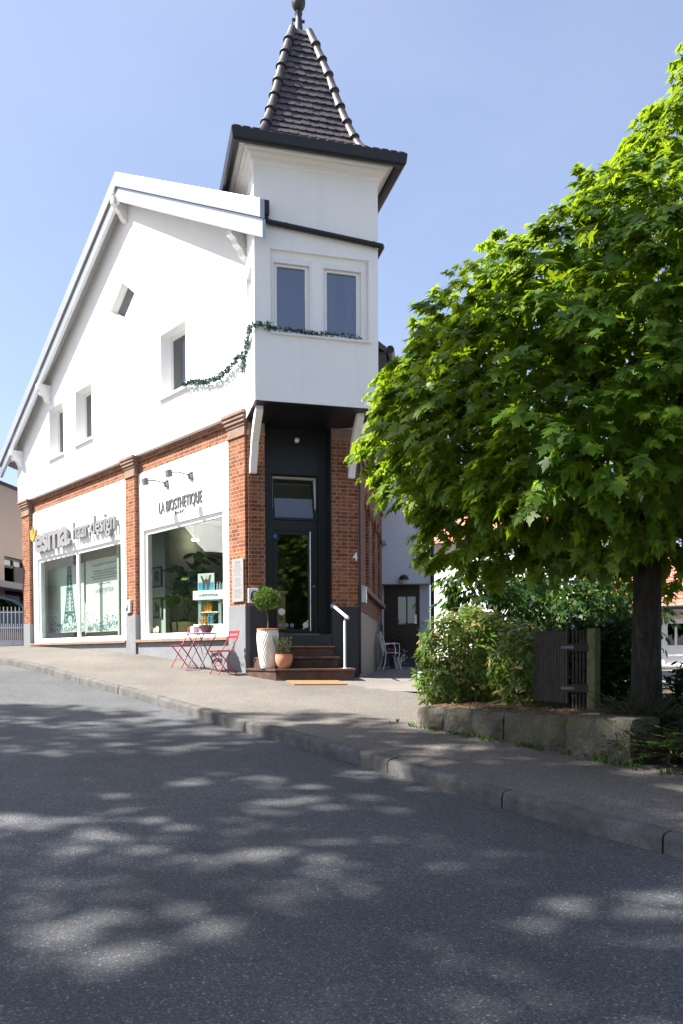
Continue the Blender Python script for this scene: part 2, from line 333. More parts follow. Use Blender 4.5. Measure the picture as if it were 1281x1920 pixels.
        if ruv is None:
            for po in me.polygons:
                n = po.normal; t = V((-n.y, n.x, 0))
                t = t.normalized() if abs(n.z) < .8 and t.length > 1e-6 else None
                for li in po.loop_indices:
                    p_ = me.vertices[me.loops[li].vertex_index].co+org
                    uvl.data[li].uv = (p_.dot(t), p_.z) if t else (p_.x, p_.y)
        else:
            lens = [len(f) for f in s.f]; a = np.repeat(np.array(ruv, dtype=np.float32), lens); uv = np.stack([a, a*0], 1).ravel(); uvl.data.foreach_set('uv', uv)
        if smooth:
            for po in me.polygons: po.use_smooth = True
        o = link(bpy.data.objects.new(name, me))
        if parent is not None: o.parent = parent
        if bevel:
            if not recalc:
                bm = bmesh.new(); bm.from_mesh(me); bmesh.ops.remove_doubles(bm, verts=bm.verts, dist=1e-4); bm.to_mesh(me); bm.free()
            md = o.modifiers.new('b', 'BEVEL'); md.width = bevel; md.segments = seg; md.limit_method = 'ANGLE'; md.angle_limit = R(35)
        if smooth:
            md = o.modifiers.new('e', 'EDGE_SPLIT'); md.split_angle = R(48)
        return o
def sheet(name, pts, quads, mat, kind='structure'):
    mb = MB().add(pts, quads); o = mb.build(name, mat); o['kind'] = kind
    for p in o.data.polygons: p.use_smooth = True
    return o

# ------------------------------------------------------------------ ground, road, pavement, kerb
def grid(us, fo, dz, name, mat):
    pts = []; q = []
    W = len(fo(us[0]))
    for u in us:
        for of in fo(u): p = ground(u, of); p.z += dz(u, of) if callable(dz) else dz; pts.append(p)
    for i in range(len(us)-1):
        for j in range(W-1): q.append([i*W+j, i*W+j+1, (i+1)*W+j+1, (i+1)*W+j])
    return sheet(name, pts, q, mat)
us = [x for x in np.concatenate([np.arange(-58, -16, 3.), np.arange(-16, 14, .4), np.arange(14, 60, 3.)])]
RW = 7.2
def camber(u, of): t = (of-kerb(u))/RW; return -.125+.10*t*(1-t)
grid(us, lambda u: [kerb(u)-.02+(RW+.04)*k/14 for k in range(15)], camber, 'road', 'road_asphalt')
grid(us, lambda u: [-.3, 0, .3, .7, 1.1, 1.6, 2.1, 2.5, kerb(u)-.13], lambda u, o: 0, 'pavement', 'pavement_asphalt')
grid(us, lambda u: [kerb(u)+RW+.13, kerb(u)+RW+1, kerb(u)+RW+2.4], 0, 'far_pavement', 'pavement_asphalt')
# terrain: one sheet to the horizon
xs = sorted(set(list(np.arange(-40, 41, 1.0)) + [-900,-500,-250,-120,-70,70,120,250,500,900])); ys = sorted(set(list(np.arange(-30, 61, 1.0)) + [-900,-400,-150,-70,90,150,300,600,1200]))
pts = [V((x, y, gz(x, y)-.07-.30*sst(2.0, 3.2, (V((x,y,0))-C0).dot(L.n))*sst(14, 12.5, (V((x,y,0))-C0).dot(L.n)) - (.12 if (V((x,y,0))-C0).dot(L.n) > -1.3 else 0))) for y in ys for x in xs]; W = len(xs)
sheet('ground', pts, [[j*W+i, j*W+i+1, (j+1)*W+i+1, (j+1)*W+i] for j in range(len(ys)-1) for i in range(W-1)], 'lane_asphalt')
# lane beside the house: its own smooth sheet
lx = np.arange(-.4, 9.6, .4); ly = np.arange(-3.2, 12.1, .4); pts = []; W = len(lx)
for b in ly:
    for a in lx:
        p = RF.pt(b, a, 0); o = (p-C0).dot(L.n); pts.append(V((p.x, p.y, gz(p.x, p.y)-(.0 if o < -.1 else .05)+.004)))
sheet('lane', pts, [[j*W+i, j*W+i+1, (j+1)*W+i+1, (j+1)*W+i] for j in range(len(ly)-1) for i in range(W-1)], 'lane_asphalt')
# kerb stones: one run of granite blocks with open joints, and the far one
for side, nm in ((0, 'kerb'), (1, 'kerb')):
    mb = MB(); u = -56.0 if side else -26.2
    while u < (56 if side else 40):
        n = 3 if not side else 1; ln = 3.0 if side else (1.05+.5*random.random() if u < -4 else 1.6); g = .007
        ds = [(u+g+(ln-2*g)*k/n) for k in range(n+1)]
        wob = random.uniform(-.008, .008); wz = random.uniform(-.006, .006)
        prof = [(.0, -.30), (.0, -.035), (-.012, -.01), (-.035, 0), (-.14, 0), (-.14, -.3)]
        loops = []
        for d in ds:
            k0 = kerb(d) + (RW if side else 0); sg = -1 if side else 1
            lp = []
            for (po, pz) in prof:
                p = ground(d, k0+sg*(po+wob)); p.z += pz+wz+.004 ; lp.append(p)
            loops.append(lp)
        b = len(mb.v); P = len(prof)
        for lp in loops: mb.v += lp
        for i in range(len(loops)-1):
            for j in range(P): j2 = (j+1) % P; mb.f.append([b+i*P+j, b+i*P+j2, b+(i+1)*P+j2, b+(i+1)*P+j])
        mb.f.append([b+j for j in range(P)]); mb.f.append([b+(len(loops)-1)*P+j for j in range(P)][::-1])
        u += ln
    o = mb.build(nm, 'kerb_granite', recalc=True, smooth=True); o['kind'] = 'structure'

# ------------------------------------------------------------------ leaf tools
MAPLE = [(0,0),(.12,-.06),(.40,-.14),(.30,.02),(.24,.10),(.48,.20),(.78,.40),(.54,.38),(.46,.50),(.22,.36),(.30,.62),(.24,.66),(.12,.80),(0,1.1)]
MAPLE = MAPLE + [(-x, y) for x, y in MAPLE[-2:0:-1]]
OVAL = [(0,0),(.10,.12),(.17,.35),(.17,.6),(.09,.85),(0,1),(-.09,.85),(-.17,.6),(-.17,.35),(-.10,.12)]
DIAM = [(0,0),(.22,.3),(.2,.62),(0,1),(-.2,.62),(-.22,.3)]
NEED = [(0,0),(.07,.3),(.05,.8),(0,1),(-.05,.8),(-.07,.3)]
class Leaves:
    def __init__(s): s.P = []; s.T = []; s.N = []; s.S = []; s.R = []
    def add(s, p, t, n, size, rnd): s.P.append(p); s.T.append(t); s.N.append(n); s.S.append(size); s.R.append(rnd)
    def build(s, name, mat, parent, shape, curl=.25, fold=.25):
        P = np.array([tuple(p) for p in s.P]); T = np.array([tuple(p) for p in s.T]); N = np.array([tuple(p) for p in s.N]); Sz = np.array(s.S)[:, None]
        T /= np.linalg.norm(T, axis=1, keepdims=True)+1e-9; B = np.cross(T, N); B /= np.linalg.norm(B, axis=1, keepdims=True)+1e-9; N = np.cross(B, T)
        sh = np.array(shape); n = len(sh); k = len(P)
        x = sh[:, 0][None, :, None]; y = sh[:, 1][None, :, None]
        cu = curl*(.6+.8*rng.random((k, 1, 1))); fo = fold*(.4+1.2*rng.random((k, 1, 1)))
        vs = P[:, None, :] + Sz[:, None, :]*(B[:, None, :]*x + T[:, None, :]*y + N[:, None, :]*(-cu*y*y - fo*np.abs(x)))
        vs = vs.reshape(-1, 3)
        me = bpy.data.meshes.new(name); org = V((0,0,0)); p = parent
        while p is not None:
            if p in ORG: org = ORG[p]
            p = p.parent
        vs = vs-np.array(org)
        me.vertices.add(k*n); me.vertices.foreach_set('co', vs.ravel()); me.loops.add(k*n); me.loops.foreach_set('vertex_index', np.arange(k*n))
        me.polygons.add(k); me.polygons.foreach_set('loop_start', np.arange(0, k*n, n)); me.polygons.foreach_set('loop_total', np.full(k, n))
        me.update(); uvl = me.uv_layers.new(name='UVMap'); a = np.repeat(np.array(s.R, dtype=np.float32), n); uvl.data.foreach_set('uv', np.stack([a, a*0], 1).ravel())
        me.validate(); me.materials.append(M[mat]); o = link(bpy.data.objects.new(name, me))
        if parent is not None: o.parent = parent
        return o
def rv(): return V(tuple(rng.normal(size=3)))
def spray(lv, p, out, size, k=7, droop=.45, tilt=.75, spread=.95, rb=0.5, rj=.5):
    """a twig of flat-layered leaves pointing outwards"""
    a = V((out.x, out.y, out.z*.35-droop*.5)); a = a.normalized() if a.length > .01 else V((1,0,0))
    m_ = (V((0,0,1))*tilt+out*(1-tilt)+rv()*.16).normalized(); side = a.cross(m_).normalized()
    L_ = size*1.5
    for i in range(k):
        f = i/max(k-1, 1); sg = -1 if i % 2 else 1
        ang = sg*(1.15-.8*f)*spread*rng.uniform(.7, 1.2) if i < k-1 else rng.uniform(-.2, .2)
        q = p + a*(L_*(f-.35)) + side*sg*size*.10 + V((0,0,-.22*L_*f*f)) + rv()*size*.10
        t = (a*math.cos(ang)+side*math.sin(ang)+V((0,0,-droop*rng.uniform(.5, 1.5)))+rv()*.12)
        lv.add(q, t, (m_+rv()*.26), size*rng.uniform(.72, 1.18), min(max(rb+rj*rng.uniform(-1, 1), 0), 1))
def in_ell(p, E, k=1.0): return ((p.x-E[0])/E[3])**2+((p.y-E[1])/E[4])**2+((p.z-E[2])/E[5])**2 < k
def ell_sample(E, depth=.0):
    n = rv().normalized(); r = 1-depth
    p = V((E[0]+n.x*E[3]*r, E[1]+n.y*E[4]*r, E[2]+n.z*E[5]*r)); nn = V((n.x/E[3], n.y/E[4], n.z/E[5])).normalized()
    return p, nn

# ================================================================== THE CORNER HOUSE
house = thing('corner_house', S.pt(1, 0, 1.2), 'white and red brick corner house with a pointed tower over its entrance', 'house')
def part(mb, name, mat, parent=None, **k): return mb.build(name, mat, parent or house, **k)
WL = 12.22
def rz(w): return 12.65-.766*(w+3.65) if w > -3.65 else 12.65+.81*(w+3.65)      # roof surface over the sideways coordinate
def wof(u, off): return (L.pt(u, off, 0)-C0).dot(RF.n)
rect = lambda a, b, c_, d: [(a, c_), (b, c_), (b, d), (a, d)]
# --- gable wall with four openings
w2, w3, w4 = rect(2.125, 3.205, 7.245, 8.63), rect(6.825, 7.84, 7.15, 8.54), rect(8.66, 9.67, 7.11, 8.51)
dia = [(5.03, 10.44), (4.39, 9.965), (5.02, 9.50), (5.68, 9.955)]
au = 3.65/.7390
def gtop(u): return rz(wof(u, 0))-.16
gw = MB().slab(L, [(-.35, 6.25), (WL, 6.25), (WL, gtop(WL)), (au, gtop(au)), (-.35, gtop(-.35))], [w2, w3, w4, dia], .05, -.28)
part(gw, 'gable_wall', 'white_render')
# --- other house walls
BACK = 13.0
def far(u, off, z, t): p = L.pt(u, off, z)+RF.d*t; return p
mb = MB()
a = L.pt(WL, -.3, 0); b = a+RF.d*BACK
mb.prism([V((a.x, a.y, 1)), V((b.x, b.y, 1)), V((b.x, b.y, rz(wof(WL, 0))-.1)), V((a.x, a.y, rz(wof(WL, 0))-.1))], RF.n*.3)
part(mb, 'end_wall', 'white_render')
# --- shop front panel (white, recessed between the piers)
W1o, W2o = rect(5.56, 11.10, 1.985, 4.45), rect(.965, 4.39, 1.985, 4.50)
part(MB().slab(L, rect(.3, 4.9, 1.93, 5.86), [W2o], -.10, -.32), 'shop_panel', 'white_render')
part(MB().slab(L, rect(4.9, 11.8, 1.93, 5.86), [W1o], -.10, -.32), 'shop_panel', 'white_render')
# --- frieze of brick under the render
mb = MB(); mb.box(L, .3, 11.8, -.30, -.10, 5.862, 6.248); mb.box(L, .3, 11.8, -.1, -.07, 6.13, 6.247); part(mb, 'frieze', 'red_brick')
# --- plinth
mb = MB()
mb.box(L, .02, 12.04, -.30, -.035, .6, 1.877); part(mb, 'plinth', 'grey_plinth', bevel=.004)
# --- brick piers with capital and painted foot
def pier(fr, u0, u1, zt=5.80, cap=True, foot=2.55, o=0.0, back=-.33, capw=.07):
    p = part(MB().box(fr, u0, u1, back, o, foot, zt), 'brick_pier', 'red_brick')
    if foot > 1.3: MB().box(fr, u0-.012, u1+.012, back, o+.018, .5, foot).build('pier_foot', 'grey_plinth' if fr is L else 'anthracite', p, bevel=.006)
    if cap:
        mb = MB()
        for (z0, z1, g) in ((zt, zt+.055, .03), (zt+.055, zt+.20, .012), (zt+.20, zt+.26, .03), (zt+.26, zt+.33, .06), (zt+.33, zt+.40, .085), (zt+.40, zt+.47, .11)):
            mb.box(fr, u0-g, u1+g, back, o+g, z0+.001, z1)
        mb.build('capital', 'sandstone', p, bevel=.008)
    return p
pier(L, .04, .612); pier(L, 4.61, 5.09); pier(L, 11.47, 12.06)
def spier(u0, u1):
    p = part(MB().box(S, u0, u1, -.33, 0, 2.54, 5.80), 'brick_pier', 'red_brick')
    MB().box(S, u0-.004, u1+.012, -.33, .012, .5, 2.54).build('pier_foot', 'anthracite', p, bevel=.006)
    mb = MB(); mb.box(S, u0-.0, u1+.01, -.33, .02, 5.80, 5.87); mb.box(S, u0, u1+.005, -.33, .008, 5.871, 6.04); mb.build('capital', 'sandstone', p, bevel=.006)
spier(.042, .366); spier(1.69, 2.228)
# --- window sills of the shop
for (a, b) in ((.64, 4.60), (5.105, 11.455)):
    part(MB().box(L, a, b, -.12, .045, 1.885, 1.955), 'window_sill', 'sandstone', bevel=.008)
# --- windows: frame, panes
def framed(name, fr, u0, u1, z0, z1, off, fw, panes, glassm, fm='white_paint', dep=.06, label=None):
    """panes: list of (u0,u1) inside"""
    w = part(MB().slab(fr, rect(u0, u1, z0, z1), [rect(a, b, z0+fw, z1-fw) for a, b in panes], off, off-dep), name, fm, bevel=.004)
    for a, b in panes:
        MB().box(fr, a-.01, b+.01, off-dep*.6, off-dep*.6+.006, z0+fw-.01, z1-fw+.01).build('pane', glassm, w)
    return w
sw1 = framed('shop_window', L, 5.56, 11.10, 1.985, 4.45, -.15, .10, [(5.66, 8.22), (8.36, 11.0)], 'shop_glass')
sw2 = framed('shop_window', L, .965, 4.39, 1.985, 4.50, -.15, .10, [(1.06, 4.295)], 'shop_glass')
for (x, y, r) in ((293, 1180, .07), (407, 1177.5, .07)):
    u, z = L.uz(x, y, -.15); MB().prism([L.pt(u+r*math.cos(t*math.pi/10), -.178, z+r*math.sin(t*math.pi/10)) for t in range(20)], L.n*.003).build('sticker', 'white_paint', sw2)
u, z = L.uz(287.5, 1182, -.15); MB().prism([L.pt(u+.06*math.cos(t*math.pi/10), -.180, z+.06*math.sin(t*math.pi/10)) for t in range(20)], L.n*.002).build('sticker', 'terracotta', sw2)
for (u0, u1, z0, z1) in ((2.125, 3.205, 7.245, 8.63), (6.825, 7.84, 7.15, 8.54), (8.66, 9.67, 7.11, 8.51)):
    w = framed('upper_window', L, u0, u1, z0, z1, -.20, .075, [(u0+.075, u1-.075)], 'window_glass')
    MB().box(L, u0-.05, u1+.05, -.18, .115, z0-.055, z0+.005).build('sill', 'white_metal', w, bevel=.006)
    MB().box(L, u0+.02, u1-.02, -.5, -.48, z0, z1-.0).build('curtain', 'curtain', w)
dc = (sum(p[0] for p in dia)/4, sum(p[1] for p in dia)/4); sc_ = lambda k: [(dc[0]+(a-dc[0])*k, dc[1]+(b-dc[1])*k) for a, b in dia]
w = part(MB().slab(L, sc_(1.0), [sc_(.92)], -.10, -.15), 'attic_window', 'white_paint'); MB().slab(L, sc_(.95), [], -.12, -.126).build('pane', 'window_glass', w)
# --- main roof: two slopes running back parallel to the lane
def verge_e(u): return .35 if u > .5 else .35+.28*(.5-u)/1.9
apu = 4.61
def roofpt(w, e, lift=0):               # front edge point where the sideways coordinate is w
    u = (w-0-L.n.dot(RF.n)*e)/L.d.dot(RF.n); return u
mb = MB()
for (wa, wb, ea, eb) in ((-9.75, -3.65, .35, .35), (-3.65, .30, .35, .50)):
    A, B = L.pt(roofpt(wa, ea), ea, rz(wa)), L.pt(roofpt(wb, eb), eb, rz(wb)); bk = RF.d*BACK
    n = V((0,0,-.14)); mb.hexa([A+n, B+n, B+n+bk, A+n+bk, A, B, B+bk, A+bk])
A = S.pt(.4, -1.0, rz(.66)); wA = (A-C0).dot(RF.n); A = A+RF.n*(.66-wA); A.z = rz(.66)
B = V(A)+RF.n*(2.62-.66); B.z = rz(2.62); B = B+RF.d*.25; n = V((0,0,-.12))
mb.hexa([A+n, B+n, B+n+RF.d*10, A+n+RF.d*11, A, B, B+RF.d*10, A+RF.d*11])
part(mb, 'roof', 'roof_tile')
# eave gutter and dark boxed soffit on the lane side
mb = MB(); e0 = B+V((0,0,-.06)); 
mb.tube([e0+RF.n*.08, e0+RF.n*.08+RF.d*10.3], .085, 10); g = MB()
g.hexa([e0+V((0,0,-.10))-RF.n*.55, e0+V((0,0,-.10)), e0+V((0,0,-.10))+RF.d*10, e0+V((0,0,-.10))+RF.d*10-RF.n*.55, e0+V((0,0,-.04))-RF.n*.55, e0+V((0,0,-.04)), e0+V((0,0,-.04))+RF.d*10, e0+V((0,0,-.04))+RF.d*10-RF.n*.55])
part(mb, 'roof_gutter', 'dark_metal', smooth=True); part(g, 'soffit', 'dark_metal')
# --- verge boards: two folded metal strips per slope
mb1, mb2 = MB(), MB()
def vstrip(mb, ua, ub, ea, eb, zt0, zt1, th, wa, wb):
    q = []
    for (u, e, w) in ((ua, ea, wa), (ub, eb, wb)):
        zz = rz(w)
        q.append([L.pt(u, e, zz+zt1), L.pt(u, e+th, zz+zt1), L.pt(u, e+th, zz+zt0), L.pt(u, e, zz+zt0)])
    mb.hexa(q[0]+q[1])
apL = roofpt(-3.65, .35); lfL = roofpt(-9.75, .35); rgL = roofpt(.66, .62)
v1 = MB(); v2 = MB()
vstrip(v1, lfL, apL, .30, .30, .05, -.27, .10, -9.75, -3.65); vstrip(v1, apL, rgL, .30, .57, .05, -.27, .10, -3.65, .66)
vstrip(v2, lfL+.02, apL, .28, .28, -.275, -.60, .07, -9.75, -3.65); vstrip(v2, apL, rgL, .28, .55, -.275, -.60, .07, -3.65, .66)
vb = part(v1, 'verge_board', 'alu_sheet', recalc=True, bevel=.006); v2.build('lower_verge_board', 'alu_sheet', vb, recalc=True, bevel=.006)
# soffit boards under the overhang
mb = MB()
for (ua, ub, wa, wb, ea, eb) in ((lfL, apL, -9.75, -3.65, .29, .29), (apL, -.30, -3.65, .02, .29, .38)):
    A0, A1 = L.pt(ua, ea, rz(wa)-.2), L.pt(ub, eb, rz(wb)-.2); B0, B1 = L.pt(ua, -.1, rz(wof(ua, 0))-.2), L.pt(ub, -.1, rz(wof(ub, 0))-.2)
    n = V((0,0,.04)); mb.hexa([A0, A1, B1, B0, A0+n, A1+n, B1+n, B0+n])
part(mb, 'eave_soffit', 'grey_white')
# --- carved purlin ends under the verge
for (x, y) in ((226, 396), (84, 740), (33, 862), (452, 462)):
    u, z = L.uz(x, y, .2); mb = MB()
    prof = [(.04, z+.26), (.42 if x < 400 else .46, z+.26), (.42 if x < 400 else .46, z+.12), (.36, z+.07), (.33, z-.02), (.24, z-.07), (.18, z-.18), (.04, z-.25)]
    mb.prism([L.pt(u-.075, a, b) for a, b in prof], L.d*.15); part(mb, 'purlin', 'white_paint', recalc=True, bevel=.008)
# --- corner downpipe behind the gate
mb = MB(); p = L.pt(12.32, -.05, 0); mb.tube([V((p.x, p.y, 7.45)), V((p.x, p.y, 7.3)), V((p.x, p.y, 7.15))+L.d*-.05, V((p.x, p.y, 6.9))+L.d*-.1], .05, 8); part(mb, 'eave_pipe', 'dark_metal', smooth=True)

# --- bay and tower body
T0, T1, TF, TB = 0.0, 2.28, 1.22, -1.78
bw1, bw2 = rect(.335, 1.03, 7.32, 8.60), rect(1.255, 1.99, 7.32, 8.60)
mb = MB()
mb.slab(S, rect(T0+.003, T1, 6.09, 10.30), [rect(.29, 2.11, 7.30, 8.765)], TF, TF-.06)
mb.slab(S, rect(T0+.22, T1-.22, 6.091, 10.30), [bw1, bw2], TF-.0605, TF-.24)
bsw = rect(.30, .98, 7.31, 8.62)
mb.slab(BS, rect(0.003, 3.0, 6.0915, 10.30), [bsw], 0, -.22)
mb.box(S, T1-.22, T1, TB, TF-.24, 6.0915, 10.30); mb.box(S, T0, T1, TB-.1, TB, 6.09, 10.3); mb.box(S, .1, T1-.1, TB, TF-.2, 10.1, 10.25)
part(mb, 'tower_wall', 'white_render')
part(MB().box(S, T0+.01, T1-.01, -.6, TF-.01, 6.075, 6.0895), 'bay_underside', 'black_paint')
for k, (u0, u1) in enumerate(((.335, 1.03), (1.255, 1.99))):
    w = framed('bay_window', S, u0, u1, 7.32, 8.60, TF-.10, .085, [(u0+.085, u1-.095)], 'bay_glass', dep=.07)
    MB().slab(S, rect(u0-.025, u1+.03, 7.315, 8.655), [rect(u0+.02, u1-.02, 7.34, 8.56)], TF-.055, TF-.085).build('casing', 'white_paint', w, bevel=.006)
    MB().box(S, u0, u1, TF-.54, TF-.53, 7.3, 8.6).build('pane_backing', 'violet_backing', w)  # violet sheet behind the pane, painted the colour of reflected sky
    if k == 1:
        for (ca, cb) in ((u0+.10, u0+.30), (u1-.30, u1-.1)):
            mb = MB(); n = 26; P = []
            for q in range(n+1):
                f = q/n
                for z, pinch in ((7.36, 1), (7.8, .62), (8.25, .85), (8.55, 1)): P.append(S.pt((ca+cb)/2+(f-.5)*(cb-ca)*pinch, TF-.24+.022*math.sin(f*34+z), z))
            mb.add(P, [[q*4+r, (q+1)*4+r, (q+1)*4+r+1, q*4+r+1] for q in range(n) for r in range(3)]); mb.build('curtain', 'grey_white', w, smooth=True)
w = framed('bay_window', BS, .30, .98, 7.31, 8.62, -.12, .08, [(.38, .90)], 'bay_glass')
MB().box(BS, .24, 1.0, -.10, .05, 7.255, 7.308).build('sill', 'white_metal', w, bevel=.005)
part(MB().box(S, .27, 2.14, TF-.1, TF+.055, 7.262, 7.299), 'bay_sill', 'white_metal', bevel=.006)
# --- cornice and box gutter rings
TC = ((T0+T1)/2, (TF+TB)/2); HU, HO = (T1-T0)/2, (TF-TB)/2
def ring(prof, closed=False):
    mb = MB(); rows = []
    for g, z in prof: rows.append([S.pt(TC[0]+a*(HU+g), TC[1]+b*(HO+g), z) for a, b in ((-1,1),(1,1),(1,-1),(-1,-1))])
    n = len(rows)
    for i in range(n if closed else n-1):
        A, B = rows[i], rows[(i+1) % n]
        for k in range(4): j = (k+1) % 4; mb.add([A[k], A[j], B[j], B[k]], [[0,1,2,3]])
    return mb
part(ring([(-.02, 10.20), (.012, 10.20), (.018, 10.235), (.05, 10.245), (.055, 10.30), (.11, 10.34), (.125, 10.375), (.17, 10.385), (.18, 10.42), (.26, 10.44), (.27, 10.49), (-.02, 10.49)], True), 'cornice', 'white_render', recalc=True)
gt = part(ring([(.24, 10.50), (.275, 10.495), (.285, 10.37), (.31, 10.33), (.375, 10.325), (.41, 10.36), (.43, 10.52), (.415, 10.535), (.36, 10.535)], True), 'tower_gutter', 'dark_metal', recalc=True)
# --- rain hopper and pipe that crosses the tower
hp = part(MB().box(S, .10, .255, TF+.005, TF+.15, 9.27, 9.52), 'rain_hopper', 'dark_metal', bevel=.008)
mb = MB(); zz = lambda u: 9.165-(u-.5)*.079
mb.tube([S.pt(.20, TF+.075, 9.3), S.pt(.205, TF+.075, 9.235), S.pt(.235, TF+.072, 9.19), S.pt(.30, TF+.07, 9.178)]+[S.pt(u, TF+.068, zz(u)) for u in (.5, 1.2, 1.9, 2.28)]+[S.pt(2.335, TF+.062, 9.024), S.pt(2.35, TF+.03, 9.02), S.pt(2.35, TF-.1, 9.01), S.pt(2.35, TF-1.2, 8.95)], .047, 12)
for u in (.56, 2.18):
    mb.tube([S.pt(u-.012, TF+.068, zz(u-.012)), S.pt(u+.012, TF+.068, zz(u+.012))], .056, 12); mb.box(S, u-.012, u+.012, TF, TF+.03, zz(u)+.03, zz(u)+.06)
mb.build('rain_pipe', 'dark_metal', hp, smooth=True)
# --- spire: rows of rounded tiles, hip tiles, finial
SP = [(1.0, 10.53), (.86, 10.60), (.745, 10.72), (.635, 10.90), (.56, 11.13), (.478, 11.52), (.385, 12.04), (.29, 12.66), (.19, 13.22), (.105, 13.68)]
EU, EO = HU+.40, HO+.40
lens_ = [0.0]
for i in range(1, len(SP)): lens_.append(lens_[-1]+math.hypot((SP[i][0]-SP[i-1][0])*1.7, SP[i][1]-SP[i-1][1]))
def spat(t):
    d = t*lens_[-1]; return float(np.interp(d, lens_, [p[0] for p in SP])), float(np.interp(d, lens_, [p[1] for p in SP]))
def spc(a, b, f, z, g=0): return S.pt(TC[0]+a*(EU*f+g), TC[1]+b*(EO*f+g), z)
mb = MB()
for i in range(len(SP)-1):
    for k, (a, b) in enumerate(((-1,1),(1,1),(1,-1),(-1,-1))):
        a2, b2 = ((1,1),(1,-1),(-1,-1),(-1,1))[k]
        (f0, z0), (f1, z1) = SP[i], SP[i+1]; mb.add([spc(a,b,f0,z0,-.03), spc(a2,b2,f0,z0,-.03), spc(a2,b2,f1,z1,-.03), spc(a,b,f1,z1,-.03)], [[0,1,2,3]])
NR = 24
for r in range(NR):
    (f0, z0), (f1, z1) = spat(r/NR), spat(min((r+1.12)/NR, 1))
    for k, (a, b) in enumerate(((-1,1),(1,1),(1,-1),(-1,-1))):
        a2, b2 = ((1,1),(1,-1),(-1,-1),(-1,1))[k]
        A, B, C_, D = spc(a,b,f0,z0,.02), spc(a2,b2,f0,z0,.02), spc(a2,b2,f1,z1,-.012), spc(a,b,f1,z1,-.012)
        wdt = (B-A).length; nt = max(1, round(wdt/.165)); up = ((D+C_)-(A+B))*.5; nn = (B-A).cross(D-A).normalized()
        ph = .5 if r % 2 else 0
        for t in range(-1, nt+1):
            t0, t1 = max((t+ph)/nt, 0), min((t+1+ph)/nt, 1)
            if t1-t0 < .02: continue
            jit = nn*random.uniform(-.004, .006)
            lo = lambda q: A+(B-A)*q+jit; hi = lambda q: D+(C_-D)*q+jit
            pts = [lo(t0)+up*.16, lo(t0+(t1-t0)*.12)+up*.05, lo(t0+(t1-t0)*.32), lo(t0+(t1-t0)*.68), lo(t0+(t1-t0)*.88)+up*.05, lo(t1)+up*.16, hi(t1), hi(t0)]
            mb.prism(pts, nn*.016)
sp = part(mb, 'spire_roof', 'roof_tile')
NH = 9
for (a, b) in ((-1,1),(1,1),(1,-1),(-1,-1)):
    for h in range(NH):
        (f0, z0), (f1, z1) = spat(.10+.90*h/NH), spat(.10+.90*(h+1.06)/NH)
        P0, P1 = spc(a,b,f0,z0,.0), spc(a,b,f1,z1,.0); pm = (P0+P1)/2
        fm, zm = spat(.10+.90*(h+.5)/NH); pm = spc(a, b, fm, zm)
        mb = MB(); mb.tube([P0, P0*.97+P1*.03, pm, P1], [.098, .09, .082, .076], 12); mb.tube([P0, P0+(P1-P0)*.045], [.112, .112], 12)
        mb.build('ridge_tile', 'ridge_tile', sp, smooth=True)
apx = S.pt(TC[0], TC[1], 0)
mb = MB(); mb.lathe([(.24, 13.60), (.20, 13.66), (.115, 13.74), (.085, 13.82), (.065, 14.02), (.06, 14.10), (.075, 14.13), (.078, 14.15), (.06, 14.17)], apx, 16)
mb.ball(apx+V((0,0,14.36)), .135, 14, (1, 1, 1.32)); mb.lathe([(.03, 14.5), (.02, 14.8), (.005, 14.95)], apx, 8)
mb.box(Frame(apx, S.d, S.n), -.12, .12, -.02, .02, 13.99, 14.03); mb.box(Frame(apx, S.d, S.n), -.13, -.11, -.02, .02, 13.86, 14.03)
mb.build('finial', 'finial_metal', sp, smooth=True)
# --- carved brackets under the bay
for (ub, ut) in ((.065, .055), (2.02, 1.95)):
    pr = [(.02, 5.06), (.12, 5.06), (.18, 5.20), (.34, 5.42), (.40, 5.56), (.44, 5.60), (.62, 5.74), (.86, 5.90), (.98, 5.99), (.98, 6.07), (.80, 6.07), (.55, 5.92), (.33, 5.72), (.27, 5.66), (.24, 5.56), (.10, 5.32), (.02, 5.22)]
    def bp(du): return [S.pt(ub+(ut-ub)*(a/.98)+du, a, z) for a, z in pr]
    mb = MB(); A, B = bp(0), bp(.13); n = len(A)
    tr = tessellate_polygon([[V((a, z, 0)) for a, z in pr]])
    mb.add(A, [list(t) for t in tr]); mb.add(B, [list(t) for t in tr])
    for i in range(n): mb.add([A[i], A[(i+1) % n], B[(i+1) % n], B[i]], [[0,1,2,3]])
    part(mb, 'bracket', 'white_paint', recalc=True)

# --- entrance recess, door and tilted transom
mb = MB(); OD = -.36
mb.slab(S, rect(.366, 1.69, 1.6, 6.07), [rect(.56, 1.50, 1.99, 5.17)], OD, OD-.12); mb.box(S, .345, .368, -.5, -.002, 1.3, 6.06); mb.box(S, 1.667, 1.689, -.5, -.002, 1.3, 6.06)
part(mb, 'entrance_wall', 'black_paint')
mb = MB(); mb.slab(S, rect(.56, 1.50, 1.99, 5.17), [rect(.585, 1.475, 4.27, 5.145), rect(.60, 1.44, 2.02, 4.06)], OD-.05, OD-.12); part(mb, 'door_frame', 'black_paint', bevel=.005)
dr = part(MB().slab(S, rect(.605, 1.435, 2.025, 4.055), [rect(.672, 1.315, 2.10, 3.985)], OD-.055, OD-.10), 'entrance_door', 'black_paint', bevel=.005)
MB().box(S, .665, 1.322, OD-.085, OD-.078, 2.09, 3.995).build('pane', 'door_glass', dr)
mb = MB(); mb.tube([S.pt(1.335, OD+.0, 4.05), S.pt(1.335, OD+.0, 2.06)], .0165, 10)
for z in (3.8, 2.3): mb.tube([S.pt(1.335, OD-.06, z), S.pt(1.335, OD, z)], .01, 8)
mb.build('handle', 'steel', dr, smooth=True)
